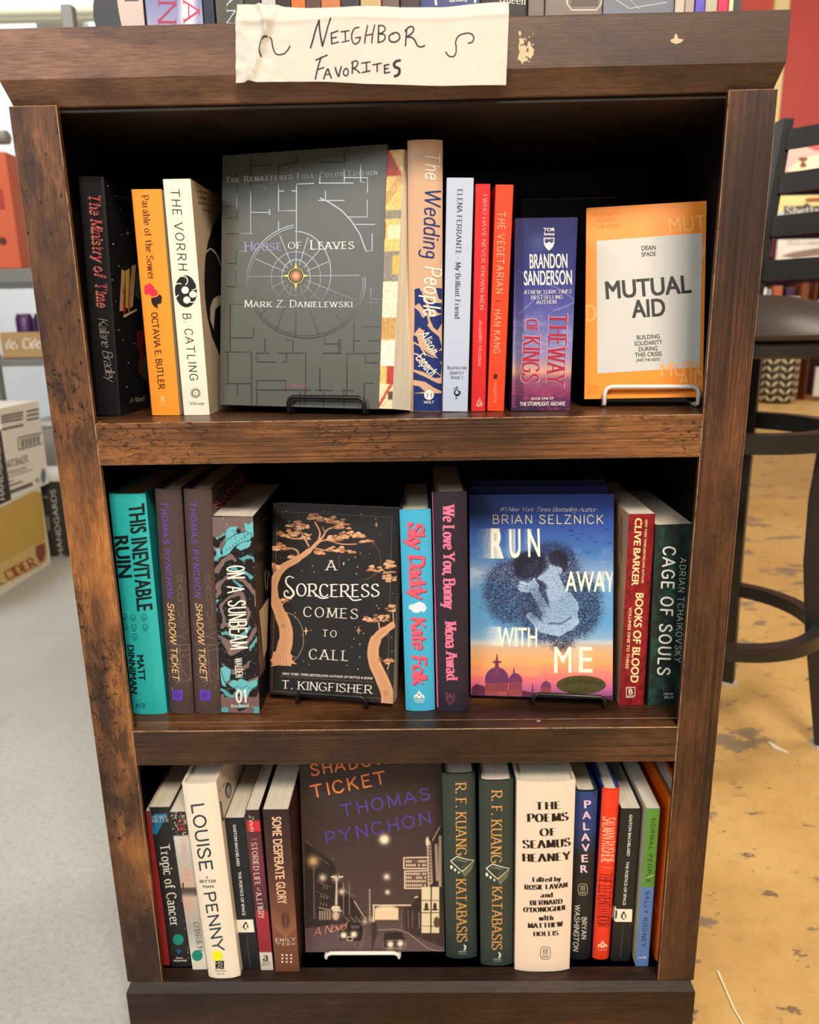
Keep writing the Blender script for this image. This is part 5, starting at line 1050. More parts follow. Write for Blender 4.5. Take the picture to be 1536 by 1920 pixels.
cv.b(cv.seg([(190, 1015), (300, 1060)], 4)*.7, (160, 136, 116)); cv.b(cv.seg([(190, 1098), (296, 1140)], 4)*.7, (160, 136, 116)); cv.b(cv.seg([(210, 1230), (305, 1250)], 8)*.8, (200, 176, 150))
for x in range(212, 305, 20): cv.b(cv.rect(x, 1255, x+12, 1330, 3)*.8, (190, 162, 134))
for pts in ([(105, 690), (160, 730)], [(215, 820), (295, 880)], [(320, 830), (335, 845)], [(430, 1095), (500, 1140)]): cv.b(cv.seg(pts, 5)*.6, (160, 136, 120))
for x in (410, 458): cv.b(cv.seg([(x, 1030), (x+2, 1290)], 7)*.6, (190, 164, 140))
for i in range(14): cv.b(cv.ell(500+i*7, 1180+i*11, 6, 6, 4)*.9, (214, 190, 160)); cv.b(cv.ell(626, 1085+i*17, 7, 5, 3)*.9, (224, 202, 174)); cv.b(cv.ell(430+i*14, 1310+(i % 3)*14, 7, 5, 3)*.7, (190, 164, 140))
# billboard
for x0, y0, x1, y1 in ((905, 822, 1105, 910), (912, 932, 1110, 1072)): cv.b(cv.rect(x0, y0, x1, y1, 3)*.5, (110, 84, 70)); cv.b(cv.seg([(x0, y0), (x1, y0-4), (x1, y1), (x0, y1), (x0, y0)], 10, 4), (236, 204, 176))
for y in (852, 884, 955, 985, 1015, 1048):
    for x in range(922, 1092, 17): cv.b(cv.rect(x, y-11, x+11, y+9, 3)*(.9 if rr.random() < .85 else .2), (240, 212, 184))
cv.b(cv.seg([(1110, 700), (1120, 1020)], [36, 46], 6)*.75, (206, 176, 152)); cv.b(cv.seg([(1170, 720), (1180, 1000)], 26, 6)*.65, (220, 190, 166)); cv.b(cv.seg([(1140, 680), (1200, 570)], 8, 5)*.8, (226, 196, 170)); cv.b(cv.ell(1098, 690, 14, 40, 6)*.9, (238, 214, 186))
cv.b(cv.rect(1190, 640, 1215, 1060, 4)*.7, (230, 204, 178))
for y in range(720, 1010, 26): cv.b(cv.rect(1108, y, 1126, y+14, 3)*.8, (70, 50, 44))
cv.b(cv.rect(1050, 1060, 1195, 1438, 4), (222, 206, 168)); cv.b(cv.seg([(1130, 1060), (1126, 1440)], 10), (44, 32, 30)); cv.b(cv.seg([(1050, 1172), (1200, 1172)], 6), (70, 52, 44)); cv.b(cv.seg([(1050, 1272), (1200, 1272)], 6), (70, 52, 44)); cv.b(cv.seg([(1060, 1380), (1195, 1385)], 5), (70, 52, 44))
for x, y in ((1090, 1220), (1160, 1220)): cv.b(cv.ell(x, y, 14, 30, 5), (60, 44, 40)); cv.b(cv.ell(x, y+26, 26, 8, 4), (60, 44, 40))
cv.b(cv.ell(1175, 1350, 26, 44, 6), (90, 66, 56)); cv.b(cv.seg([(1020, 1142), (995, 1146)], 10)*.9, lt)
cv.b(cv.rect(650, 1205, 965, 1216, 4), (232, 206, 176)); cv.b(cv.rect(652, 1210, 664, 1345, 3), (226, 200, 170)); cv.b(cv.rect(668, 1235, 862, 1332, 6), (230, 204, 164)); cv.b(cv.ell(765, 1238, 90, 22, 6), (236, 212, 172)); cv.b(cv.seg([(668, 1240), (765, 1222), (862, 1240), (860, 1330), (668, 1330)], 4)*.6, (110, 80, 60))
for x in (885, 912, 940, 975, 1030): cv.b(cv.seg([(x, 1240+(x-885)*.2), (x+3, 1400)], 6)*.6*(rr.random()+.3), (200, 172, 148))
# cars and kerb
cv.b(cv.poly([(430, 1352), (540, 1350), (572, 1400), (560, 1500), (380, 1500), (372, 1430)]), (40, 30, 31)); cv.b(cv.rect(470, 1376, 540, 1400, 3)*.5, (150, 126, 112)); cv.b(cv.seg([(440, 1470), (485, 1470), (482, 1500), (442, 1498), (440, 1470)], 5), lt)
cv.b(cv.poly([(752, 1430), (890, 1430), (915, 1490), (905, 1560), (745, 1560), (740, 1490)]), (44, 34, 35)); cv.b(cv.seg([(752, 1500), (905, 1496)], 4)*.8, (180, 156, 140)); cv.b(cv.seg([(745, 1555), (905, 1556)], 5)*.6, (170, 146, 130))
for x, y in ((412, 1456), (496, 1450), (795, 1530), (876, 1524)): cv.b(np.clip(cv.glow(x, y, 24)*1.5, 0, 1), lt)
cv.b(cv.seg([(700, 1412), (840, 1406), (930, 1430), (1020, 1500), (1110, 1570), (1230, 1590)], 6, 4)*.75, (196, 170, 150)); cv.b(cv.poly([(580, 1420), (600, 1400), (560, 1560), (520, 1600)])*.3, (150, 120, 110)); cv.b(cv.poly([(640, 1350), (680, 1350), (690, 1440), (640, 1600)])*.55, (34, 26, 28))
cv.b((cv.r.rand(*X.shape) > .965)*(Y > 1250)*.45, (190, 160, 140)); b.commit()
OR, PU = (236, 136, 80), (82, 62, 146)
b.T('SHADOW', 148, 150, 780, 42, 90, OR, 'M', sp=2).T('TICKET', 158, 330, 760, 208, 96, OR, 'M', sp=2).T('THOMAS', 402, 485, 1120, 338, 92, PU, 'M', sp=2).T('PYNCHON', 268, 712, 1125, 540, 96, PU, 'M', sp=2).T('A Novel', 168, 1462, 432, 1402, 60, (236, 160, 120), 'N', layer=3)
b.done()

def kata(label, xl, xr, TL, yf, dx, dy, s2):
    b = Book('hardcover_book', label, Z3, xl, xr, TL, yf, (50, 62, 58), side=(34, 42, 40), d=.155, kind='hc', z=SC_, group=G3)
    cc = (214, 160, 96)
    b.T('R. F. KUANG', 150+dx, 207+dy, 150+s2, 796+dy, 84, cc, 'S').T('KATABASIS', 158+dx-4, 995+dy, 158+s2, 1507+dy, 80, cc, 'S')
    x, y = 200+(dx+s2)/2, 880+dy; pale = (226, 226, 206)
    b.P(ribbon([(x-92, y-30), (x-42, y-70), (x+98, y-28), (x, y+52), (x-92, y-30)], 9), pale, 2).P(ngon([(x, y+56), (x+100, y-24), (x+82, y+40), (x+20, y+100)]), (120, 122, 96), 2)
    b.P(ribbon([(x-60, y-32), (x-32, y-50), (x+55, y-24), (x, y+18)], 4)+ribbon([(x-38, y-32), (x-20, y-38), (x+30, y-22)], 4), (150, 154, 140), 2)
    for i in range(6): b.P(ribbon([(x+18+i*13, y+46-i*10), (x+24+i*10, y+82-i*10)], 3), (54, 60, 50), 3)
    for i in range(3): b.P(disc(x-86+i*30, y+20+i*20, 12-i*2, 16-i*3, 12), pale, 2)
    b.P([t for t in ngon([(212+s2+20*math.cos(a), 1555+dy+24*math.sin(a)) for a in np.linspace(-1.6, 1.6, 10)]+[(212+s2+9*math.cos(a)-2, 1555+dy+20*math.sin(a)) for a in np.linspace(1.5, -1.5, 8)])], WH, 2)
    b.T('HARPER', 168+s2, 1593+dy, 236+s2, 1591+dy, 9, (200, 200, 190), 'BB').P(rect(168+s2, 1597+dy, 236+s2, 1599+dy), (150, 150, 140), 2).T('Voyager', 168+s2, 1613+dy, 236+s2, 1611+dy, 10, (170, 170, 160), 'S')
    return b
b = kata('left one of the two matching dark green hardcovers with gold lettering', 837, 895, (829, 1452), .030, 0, 0, 5); b.done()
b = kata('right one of the two matching dark green hardcovers with gold lettering', 902, 962, (899, 1465), .020, 296, 62, 290); b.done()

b = Book('hardcover_book', 'fat pale pink hardcover with bold black stacked lettering', Z3, 966, 1069, (970, 1467), .012, (236, 216, 198), side=(216, 200, 178), d=.16, kind='hc', z=SC_, group=G3)
bk = (28, 26, 26)
for s_, x0, y0, x1, y1, cp in (('THE', 808, 428, 1010, 421, 60), ('POEMS', 742, 530, 1068, 520, 64), ('OF', 845, 643, 972, 638, 60), ('SEAMUS', 705, 747, 1088, 731, 62), ('HEANEY', 703, 857, 1088, 843, 62), ('Edited by', 782, 1019, 1010, 1013, 36), ('ROSIE LAVAN', 718, 1086, 1064, 1069, 38), ('and', 848, 1146, 940, 1143, 38), ('BERNARD', 762, 1211, 1022, 1199, 38), ("O'DONOGHUE", 710, 1271, 1062, 1253, 38), ('with', 836, 1334, 945, 1331, 38), ('MATTHEW', 746, 1398, 1027, 1386, 38), ('HOLLIS', 790, 1463, 989, 1456, 36)):
    b.T(s_, x0, y0, x1, y1, cp, bk, 'D')
def fsg(b, x, y, c, c2, k=1):
    q = [(x+41*k*np.sign(math.cos(a))*abs(math.cos(a))**.6, y+51*k*np.sign(math.sin(a))*abs(math.sin(a))**.6) for a in np.linspace(0, 2*math.pi, 33)]
    b.P(ribbon(q, 4*k), c, 2)
    for i in (-1, 1):
        b.P(ribbon([(x+(i*12+8*math.sin(t))*k, y+(-36+t*7.5)*k) for t in np.linspace(0, 6.2, 16)], 3.5*k)+ribbon([(x+(i*12-8*math.sin(t))*k, y+(-36+t*7.5)*k) for t in np.linspace(0, 6.2, 16)], 3.5*k), c, 2)
    b.T('FSG', x-24*k, y+37*k, x+24*k, y+36*k, 16*k, c2, 'BB')
fsg(b, 885, 1600, bk, bk); b.done()

b = Book('hardcover_book', 'navy and black hardcover with pink stacked capitals', Z3, 1068, 1108, (1080, 1484), .028, (28, 30, 36), side=(30, 44, 92), d=.15, kind='hc', z=SD, group=G3)
cv = b.canvas(40, 160); cv.grad([(250, '2c4486'), (600, '263c74'), (740, '20304e'), (800, '1f2226'), (1700, '1c1f22')]); cv.b(np.clip(vnoise(cv.X, cv.Y, 60, 8)-.55, 0, 1)*(cv.Y < 760)*1.2, (22, 30, 56)); b.commit()
for c, x0, y0, x1 in (('P', 158, 413, 210), ('A', 143, 502, 208), ('L', 150, 594, 196), ('A', 133, 682, 200), ('V', 137, 769, 199), ('E', 137, 856, 184), ('R', 128, 942, 182)): b.T(c, x0, y0, x1, y0-2, 60, (236, 200, 222), 'BX')
fsg(b, 144, 1080, (200, 190, 170), (214, 200, 160), .92)
b.T('BRYAN', 137, 1305, 134, 1482, 38, (206, 210, 206), 'M').T('WASHINGTON', 82, 1208, 66, 1584, 38, (206, 210, 206), 'M'); b.done()
b = Book('hardcover_book', 'scarlet hardcover with very tall narrow cream and maroon lettering', Z3, 1112, 1143, (1131, 1481), .028, (230, 62, 38), side=(36, 48, 116), d=.15, kind='hc', z=SD, group=G3)
b.T('SALMAN RUSHDIE', 312, 488, 298, 862, 100, (244, 200, 168), 'Q').T('THE ELEVENTH HOUR', 284, 948, 264, 1386, 98, (110, 14, 20), 'Q').P(ribbon([(300, 896), (402, 908)], 3), (250, 170, 150), 2)
house(b, 305, 1538, (250, 206, 170), 1.2); b.T('RANDOM HOUSE', 270, 1580, 342, 1578, 7, (250, 206, 170), 'BB'); b.done()
b = poet('black paperback with a cream penguin band, beside the scarlet hardcover', Z3, 1146, 1181, (1165, 1516), .026, SD, [(395, 1216), (410, 1240), (549, 1242), (545, 1346), (412, 1344), (395, 1330)],
         (('GASTON BACHELARD', (526, 466), (503, 806)), ('THE POETICS OF SPACE', (498, 850), (470, 1206))), (477, 1295), ([(395, 1216), (412, 1240), (412, 1344), (380, 1330)], 'l'), (472, 1385, 450))
b.done()
b = Book('paperback_book', 'slim paperback, green above and blue below, with spaced dark lettering', Z3, 1192, 1216, (1213, 1516), .019, (88, 124, 184), side=(228, 220, 192), d=.135, z=SD, group=G3)
cv = b.canvas(24, 160); cv.grad([(400, '5c9236'), (1030, '5a8c38'), (1056, '5a8c38'), (1066, '5a7cb8'), (1700, '587ab4')]); b.commit()
b.T('NORMAL PEOPLE', 706, 495, 664, 1022, 32, (28, 44, 34), 'M', sp=2).T('SALLY ROONEY', 660, 1090, 622, 1548, 32, (30, 36, 56), 'M', sp=2).P(ribbon([(625, 972), (740, 905)], 5)+ribbon([(624, 998), (700, 968), (738, 962)], 5), (220, 226, 190), 2)
b.P(rect(585, 1622, 668, 1648), (120, 150, 200), 1).T('CROWN', 595, 1641, 660, 1640, 10, WH, 'BB')
for x, y in ((600, 880), (590, 990), (604, 960), (586, 1018), (597, 845)): b.P(rect(x, y, x+3, y+10), (120, 116, 100), 1, 'l')
b.done()
b = Book('hardcover_book', 'bright orange hardcover tucked behind the right stile of the bottom shelf', Z3, 1230, 1262, (1257, 1497), .024, (240, 112, 26), side=(240, 112, 26), d=.15, kind='hc', z=SD, group=G3)
b.P(ngon([(735, 1150), (752, 1250), (748, 1275), (735, 1240)]), (244, 220, 190), 1, 'l'); b.done()

# ------------------------------------------------------------------ wire book easels
def easel(label, bk, xl, xr, top_y, col, gap=.0045, back_h=.10):
    """front lip just before the foot of the display book bk, arms under it, support behind it"""
    yaw = math.atan2(bk.M[1][0], bk.M[0][0]); zs = min(Z1, Z2, Z3, key=lambda z: abs(z-bk.P0.z)); X = Vector((math.cos(yaw), math.sin(yaw), 0)); n = Vector((-X.y, X.x, 0))
    p0 = Vector((bk.P0.x, bk.P0.y, zs))-n*gap; vm_ = 780
    f = lambda u, v: on_plane(u, v, p0, n)
    v_ = top_y; a, c = f(xl, v_+22), f(xr, v_+22); lip = f((xl+xr)/2, top_y+3).z-zs; s0 = (a-p0).dot(X); s1 = (c-p0).dot(X); w_ = (s1-s0)/2; ctr = p0+X*((s0+s1)/2)
    e = empty('book_easel', ctr, label, 'book easel', 'wire book easels'); e.rotation_euler = (0, 0, yaw); e.location.z = zs
    m = mat(col, .32, spec=.5); R = .0021; D = gap+bk.d+.030; k = .006; b0 = .0023
    half = [(-w_+.002, D, b0), (-w_, .006, b0), (-w_, .001, b0+.0015), (-w_, 0, lip-k), (-w_+k*.3, 0, lip-k*.3), (-w_+k, 0, lip)]
    mb = MB(); mb.tube(half+[(-p[0], p[1], p[2]) for p in reversed(half)], R, m, 12); mb.build('front_lip', e, smooth=50)
    T_ = math.tan(math.radians(11)); q = [(-w_*.7, D, b0), (-w_*.7, D+.004, .012), (-w_*.62, D+back_h*T_, back_h-.008), (-w_*.5, D+back_h*T_+.001, back_h)]
    mb = MB(); mb.tube(q+[(-p[0], p[1], p[2]) for p in reversed(q)], R, m, 8); mb.tube([(-w_+.002, D, b0), (w_-.002, D, b0)], R, m, 8); mb.build('back_support', e, smooth=50)
easel('black wire easel holding the grey maze book', hol, 541, 683, 742, (24, 23, 24))
easel('white wire easel holding the orange display book', mut, 1134, 1310, 722, (232, 226, 216))
easel('black wire easel holding the black tree book', sor, 558, 686, 1300, (22, 21, 22))
easel('dark olive wire easel holding the blue display book', rw, 1000, 1135, 1301, (34, 32, 24))
easel('white wire easel holding the brown night street book', sti, 612, 749, 1784, (240, 234, 224))

# dark book standing flat against the back of the upper shelf
mb = MB(); p = on_y(1160, 372, .29); q = on_y(975, 372, .29)
mb.box(q.x, p.x, .285, .303, Z1, p.z, mat((44, 44, 58), .45)); o = mb.build('backmost_book', bevel=.001)
o.name = 'hardcover_book'; tag(o, 'plain dark slate book standing flat against the back of the upper shelf', 'book', G1)
mb = MB(); mb.box(q.x+.003, p.x-.003, .2875, .3005, p.z-.0005, p.z+.0008, paper_mat()); mb.build('page_block', o)

# ------------------------------------------------------------------ things standing on top of the bookcase
ZC = 1.0356
G0 = 'books on top of the bookcase'
def topbook(label, xl, xr, y, d, h, col, side=None, prints=(), name='paperback_book'):
    b = Book(name, label, ZC, xl, xr, (xl-(10 if xl < 700 else -4), -60), y, col, side=side, d=d, kind='pb', z=(0, 0, 1), group=G0, h=h)
    for f in prints: f(b)
    b.M = Matrix.Translation(b.P0).to_4x4(); return b.done()
m_ = mat((66, 68, 74), .5)
mb = MB(); a = on_z(176, 46, ZC); 
pa, pb_ = on_y(182, 44, .02), on_y(216, 44, .02)
def bookend(px0, px1, label, mir):
    A, B_ = on_y(px0, 40, .016), on_y(px1, 40, .016); w_ = abs(B_.x-A.x); e = empty('bookend', ((A.x+B_.x)/2, .03, ZC), label, 'bookend', 'bookends on top of the bookcase')
    mb = MB(); n = 14; pr = []
    for i in range(n+1):
        t = i/n; z = t*.13; k = w_/2*(1.02+.28*math.sin(t*9+.6))*(1 if t < .8 else math.sqrt(max(0, 1-((t-.8)/.2)**2))+.03); o_ = -.004*math.sin(t*9)*1.0; pr.append((o_, k, z))
    vs = []; 
    for o_, k, z in pr: vs += [(o_-k, 0, z), (o_+k, 0, z), (o_-k, .0025, z), (o_+k, .0025, z)]
    fs = []
    for i in range(n): a = 4*i; c = a+4; fs += [(a, a+1, c+1, c), (a+2, c+2, c+3, a+3), (a, c, c+2, a+2), (a+1, a+3, c+3, c+1)]
    fs += [(0, 2, 3, 1), (4*n, 4*n+1, 4*n+3, 4*n+2)]; mb.add(vs, fs, m_); mb.build('upright', e)
    mb = MB(); mb.box(-w_/2*1.1, w_/2*1.1, .0025, .10, 0, .0015, m_); mb.build('base', e)
bookend(178, 217, 'dark grey metal bookend at the left end on top of the bookcase', 1)
bookend(1376, 1404, 'black metal bookend at the right end on top of the bookcase', 1)
topbook('blush pink book end on top of the bookcase beside the left bookend', 226, 274, .03, .14, .14, (206, 190, 182), (120, 116, 112), [lambda b: b.P(ribbon([(222, 24), (270, 26)], 2), (150, 130, 126), 1).P(rect(236, -8, 262, 3), (96, 84, 110), 1)])
def kprint(b):
    cv = b.canvas(50, 60); cv.grad([(-120, '30407c'), (0, '8088b8'), (50, 'a2a2c6')]); cv.b(cv.ell(353, 20, 14, 60, 12)*.9, (236, 232, 240)); b.commit()
    b.T('KIN', 300, -70, 297, 42, 34, (176, 60, 92), 'S').T('WA', 345, -60, 345, 42, 30, (196, 70, 100), 'S')
topbook('lavender blue paperback with large red lettering on top of the bookcase', 278, 383, .024, .10, .19, (74, 78, 140), (50, 50, 90), [kprint])
topbook('navy black book on top of the bookcase beside the lavender paperback', 384, 405, .026, .14, .2, (44, 50, 66))
topbook('olive grey book with white outlined lettering on top of the bookcase', 408, 458, .024, .14, .2, (84, 84, 74), (190, 184, 170), [lambda b: b.T('MAN', 425, -60, 425, 44, 16, (196, 214, 240), 'S')])
tp = [(460, 492, (60, 56, 62), 'dark grey'), (494, 520, (200, 196, 190), 'pale grey'), (521, 548, (52, 40, 36), 'dark brown'), (549, 575, (206, 110, 50), 'orange'), (576, 604, (90, 66, 60), 'brown'), (605, 640, (196, 120, 70), 'tawny'), (641, 676, (54, 50, 54), 'charcoal'), (678, 716, (196, 168, 120), 'sandy'), (718, 750, (110, 90, 84), 'taupe'), (752, 788, (66, 50, 52), 'dark plum')]
for x0, x1, c, nm in tp: topbook('%s book standing behind the top of the paper sign' % nm, x0, x1, .028, .13, .19, c)
topbook('short indigo paperback with white lettering behind the right end of the sign', 790, 900, .024, .105, .19, (66, 72, 128), (44, 46, 84), [lambda b: b.T('fantasy', 845, 8, 880, 7, 8, WH, 'BB').P(ribbon([(818, -20), (820, 12)], 4)+ribbon([(894, -20), (893, 12)], 4), WH, 2)])
topbook('black book with white italic lettering at the right corner of the sign', 902, 988, .022, .12, .19, (40, 34, 36), None, [lambda b: b.T('Queen', 938, 6, 985, 12, 14, (220, 214, 206), 'S')])
film = mat((120, 112, 108), .16, spec=.8)
topbook('shrink wrapped taupe book lying upright on top of the bookcase', 990, 1020, .022, .12, .19, (118, 110, 104), None, [])
topbook('shrink wrapped brown comic with a rounded panel on top of the bookcase', 1022, 1128, .022, .12, .2, (128, 116, 108), None, [lambda b: b.P(ribbon([(1064, -20), (1064, 8), (1072, 20), (1120, 20), (1128, 8), (1130, -20)], 3), (206, 196, 186), 1).P(rect(1072, -20, 1122, 12), (96, 86, 78), 1)])
topbook('shrink wrapped slate blue comic on top of the bookcase', 1130, 1262, .022, .12, .2, (120, 122, 134), None, [lambda b: b.P(ribbon([(1140, -10), (1180, 16), (1250, 4)], 3)+ribbon([(1160, -20), (1200, 18)], 2), (170, 172, 184), 1)])
for x0, x1, c, nm in ((1264, 1282, (196, 186, 170), 'cream'), (1283, 1300, (176, 160, 150), 'pale tan'), (1302, 1320, (104, 88, 196), 'violet'), (1321, 1343, (186, 178, 150), 'khaki'), (1344, 1364, (206, 50, 92), 'raspberry pink'), (1365, 1373, (232, 224, 170), 'pale yellow')):
    topbook('thin %s booklet beside the right bookend on top of the bookcase' % nm, x0, x1, .022, .12, .18, c)

# ------------------------------------------------------------------ floor and walls
def floor_mat(kind):
    m = bpy.data.materials.new(kind+'_concrete'); m.use_nodes = True; nt = m.node_tree; L = nt.links.new; N = nt.nodes.new; b = nt.nodes['Principled BSDF']
    tc = N('ShaderNodeTexCoord')
    def noi(s, d=5, r=.6, dist=0, off=(0, 0, 0), sc=(1, 1, 1)):
        mp = N('ShaderNodeMapping'); mp.inputs['Location'].default_value = off; mp.inputs['Scale'].default_value = sc; L(tc.outputs['Object'], mp.inputs[0])
        n = N('ShaderNodeTexNoise'); n.inputs['Scale'].default_value = s; n.inputs['Detail'].default_value = d; n.inputs['Roughness'].default_value = r; n.inputs['Distortion'].default_value = dist; L(mp.outputs[0], n.inputs['Vector']); return n.outputs[0]
    def ramp(v, *st):
        r = N('ShaderNodeValToRGB'); els = r.color_ramp.elements
        while len(els) < len(st): els.new(.5)
        for e, (p, c) in zip(els, st): e.position = p; e.color = (c, c, c, 1) if not hasattr(c, '__len__') else (*lin(c), 1)
        L(v, r.inputs[0]); return r.outputs[0]
    def mix(f, a, bb):
        x = N('ShaderNodeMix'); x.data_type = 'RGBA'; L(f, x.inputs[0])
        for s, v in ((6, a), (7, bb)):
            if hasattr(v, 'is_linked'): L(v, x.inputs[s])
            else: x.inputs[s].default_value = (*lin(v), 1)
        return x.outputs[2]
    if kind == 'tan':
        c = ramp(noi(2.2, 6, .65), (.3, (196, 154, 92)), (.7, (220, 180, 114)))
        c = mix(ramp(noi(30, 4, .7), (.45, 0.0), (.8, .35)), c, (150, 112, 68))
        c = mix(ramp(noi(5.0, 9, .70, .2, (1.7, .9, 0), (1, 1.8, 1)), (.575, 0.0), (.60, .8)), c, (124, 112, 98))
        c = mix(ramp(noi(22, 5, .65, .2, (.3, .4, 0), (.7, 1.5, 1)), (.635, 0.0), (.66, .85)), c, (112, 94, 76))
        c = mix(ramp(noi(60, 3, .6), (.70, 0.0), (.73, .8)), c, (92, 66, 44))
        c = mix(ramp(noi(22, 2, .5, 2.5, (4, 1, 0), (3, 1, 1)), (.497, 0.0), (.5, .28)), c, (120, 88, 54)) if False else c
        b.inputs['Roughness'].default_value = .42; bs = .15
    else:
        c = ramp(noi(1.4, 5, .6), (.3, (166, 166, 160)), (.7, (190, 190, 184)))
        c = mix(ramp(noi(110, 6, .7), (.46, 0.0), (.75, .45)), c, (130, 126, 118))
        c = mix(ramp(noi(240, 3, .7), (.58, 0.0), (.68, .5)), c, (210, 208, 202))
        c = mix(ramp(noi(26, 3, .6), (.76, 0.0), (.78, .8)), c, (84, 78, 70))
        c = mix(ramp(noi(5, 7, .7, 0, (2, 3, 0)), (.60, 0.0), (.75, .35)), c, (140, 136, 128))
        b.inputs['Roughness'].default_value = .7; bs = .5
    L(c, b.inputs['Base Color']); b.inputs['Specular IOR Level'].default_value = .3
    bp = N('ShaderNodeBump'); bp.inputs['Strength'].default_value = bs; bp.inputs['Distance'].default_value = .004; L(noi(120, 6, .75), bp.inputs['Height']); L(bp.outputs[0], b.inputs['Normal'])
    return m
mb = MB(); mb.box(-6, -.05, -2.5, 9, -.1, 0, floor_mat('grey')); mb.box(-.05, 7, -2.5, 9, -.1, 0, floor_mat('tan')); o = mb.build('floor'); tag(o, kind='structure')
# scraps on the floor
def scrap(label, pts, wpx):
    mb = MB(); P = [on_z(u, v, .0006) for u, v in pts]; vs = []
    for i, p in enumerate(P):
        d = (P[min(i+1, len(P)-1)]-P[max(i-1, 0)]).normalized(); n = Vector((-d.y, d.x, 0))*wpx[i]; vs += [p+n, p-n, p+n+Vector((0, 0, .0015)), p-n+Vector((0, 0, .0015))]
    fs = []
    for i in range(len(P)-1): a = 4*i; c = a+4; fs += [(a+2, a+3, c+3, c+2), (a, c, c+1, a+1), (a, a+2, c+2, c), (a+1, c+1, c+3, a+3)]
    fs += [(0, 1, 3, 2), (4*len(P)-4, 4*len(P)-2, 4*len(P)-1, 4*len(P)-3)]
    mb.add(vs, fs, mat((236, 226, 196), .7)); o = mb.build('paper_scrap'); tag(o, label, 'scrap')
scrap('small white paper sliver on the tan floor right of the bookcase', [(1442, 1392), (1455, 1402), (1478, 1412)], [.002, .006, .002])
scrap('long thin pale straw on the tan floor near the foot of the bookcase', [(1346, 1822), (1358, 1850), (1375, 1890), (1395, 1925)], [.0015, .001, .001, .0008])

wallw = mat((222, 228, 230), .6, bump=.3, bscale=6, name='white_wall'); red = mat((200, 84, 78), .6, name='red_wall', bump=.05, bscale=300)
XR = on_y(1467, 120, 9).x
mb = MB(); mb.box(-6, 1.2, 5.0, 5.1, 0, 3.4, wallw); tag(mb.build('wall_left'), kind='structure')
mb = MB(); mb.box(XR, 7, 9.0, 9.1, 0, 5.4, red); tag(mb.build('wall_right'), kind='structure')
mb = MB(); mb.box(1.2, XR, 9.0, 9.1, 0, 5.4, red); tag(mb.build('wall_middle'), kind='structure')
mb = MB(); mb.box(XR-.17, XR-.005, 8.94, 8.999, 0, 5.4, mat((236, 220, 160), .6)); tag(mb.build('trim_1'), kind='structure')
mb = MB(); mb.box(1.2, 1.3, 5.1, 9.0, 0, 5.4, wallw); tag(mb.build('wall_passage'), kind='structure')
mb = MB(); mb.box(-6, 7, -2.5, 9.1, 5.4, 5.45, mat((214, 210, 198), .8)); tag(mb.build('ceiling'), kind='structure')

# ------------------------------------------------------------------ left background: storage rack and cartons
def print_on(mb, tl, fn, col, off):
    """fn: pixel -> point on the carrying face; off: small vector out of the face"""
    m = mat(col, .6)
    mb.tris([[tuple(fn(*p)+off) for p in t] for t in tl], m)
def carton(name, label, cat, x0, x1, y0, y1, z0, z1, m):
    e = empty(name, ((x0+x1)/2, (y0+y1)/2, z0), label, cat); mb = MB(); c = e.location
    mb.box(x0-c.x, x1-c.x, y0-c.y, y1-c.y, 0, z1-z0, m); return e, mb
XB = -1.287
offx = Vector((.0012, 0, 0)); offy = Vector((0, -.0012, 0))
def fx(e): return lambda u, v: on_x(u, v, XB)-e.location
card = mat((214, 206, 188), .7)
# cider carton on the floor
e, mb = carton('cardboard_box', 'large yellow and cream drink carton standing on the grey floor at the left', 'box', -1.72, XB, 1.16, 1.82, 0, .275, card)
P_ = lambda q: (q[0]/4.36, 680+q[1]/4.36)
L_ = lambda pts: [P_(q) for q in pts]
def tl_(tl): return [tuple(P_(q) for q in t) for t in tl]
print_on(mb, tl_(split(ngon([(-260, 1290), (0, 1185), (270, 1052), (315, 1050), (335, 1080), (385, 1560), (375, 1620), (330, 1660), (0, 1830), (-260, 1960)]), 60)), fx(e), (186, 150, 70), offx)
print_on(mb, tl_(split(ngon([(-260, 1760), (0, 1640), (372, 1440), (385, 1560), (375, 1620), (330, 1660), (0, 1830), (-260, 1960)]), 60)), fx(e), (198, 168, 104), offx*1.3)
print_on(mb, tl_(layout('APPLE CIDER', (-230, 1930), (292, 1660), 78, 'C')), fx(e), (150, 60, 44), offx*1.8)
print_on(mb, tl_(split(ngon([(285, 1500), (360, 1470), (368, 1560), (350, 1620), (320, 1635), (292, 1580)]), 40)), fx(e), (128, 66, 46), offx*1.8)
mb.build('carton_body', e, bevel=.003)
# glove carton, white, on top of it
e, mb = carton('cardboard_box', 'white carton printed with a barcode and a blue drop stacked on the yellow carton', 'box', -1.70, XB, 1.636, 1.885, .2755, .566, mat((222, 216, 204), .7))
ink_ = (96, 88, 84)
for y0, y1 in ((440, 405), (465, 430), (490, 458)): print_on(mb, tl_(ribbon([(5, y0), (185, y1)], 15)), fx(e), ink_, offx)
for y0 in (400, 435, 470): print_on(mb, tl_(ribbon([(215, y0), (315, y0-20)], 15)), fx(e), ink_, offx)
print_on(mb, tl_(ribbon([(10, 548), (190, 508)], 18)), fx(e), ink_, offx)
print_on(mb, tl_(ribbon([(145, 615), (335, 575)], 10)+ribbon([(150, 715), (342, 660)], 8)+ribbon([(145, 620), (150, 715)], 6)), fx(e), ink_, offx)
for i in range(16): print_on(mb, tl_(ribbon([(165+i*10.5, 628-i*2.4), (168+i*10.5, 700-i*3)], 2+3*((i*7) % 3))), fx(e), ink_, offx)
print_on(mb, tl_(layout('NATURALFIT', (52, 866), (240, 812), 62, 'BB')), fx(e), ink_, offx)
print_on(mb, tl_(layout('NITRILE GLOVES', (60, 918), (215, 872), 28, 'B')), fx(e), ink_, offx)
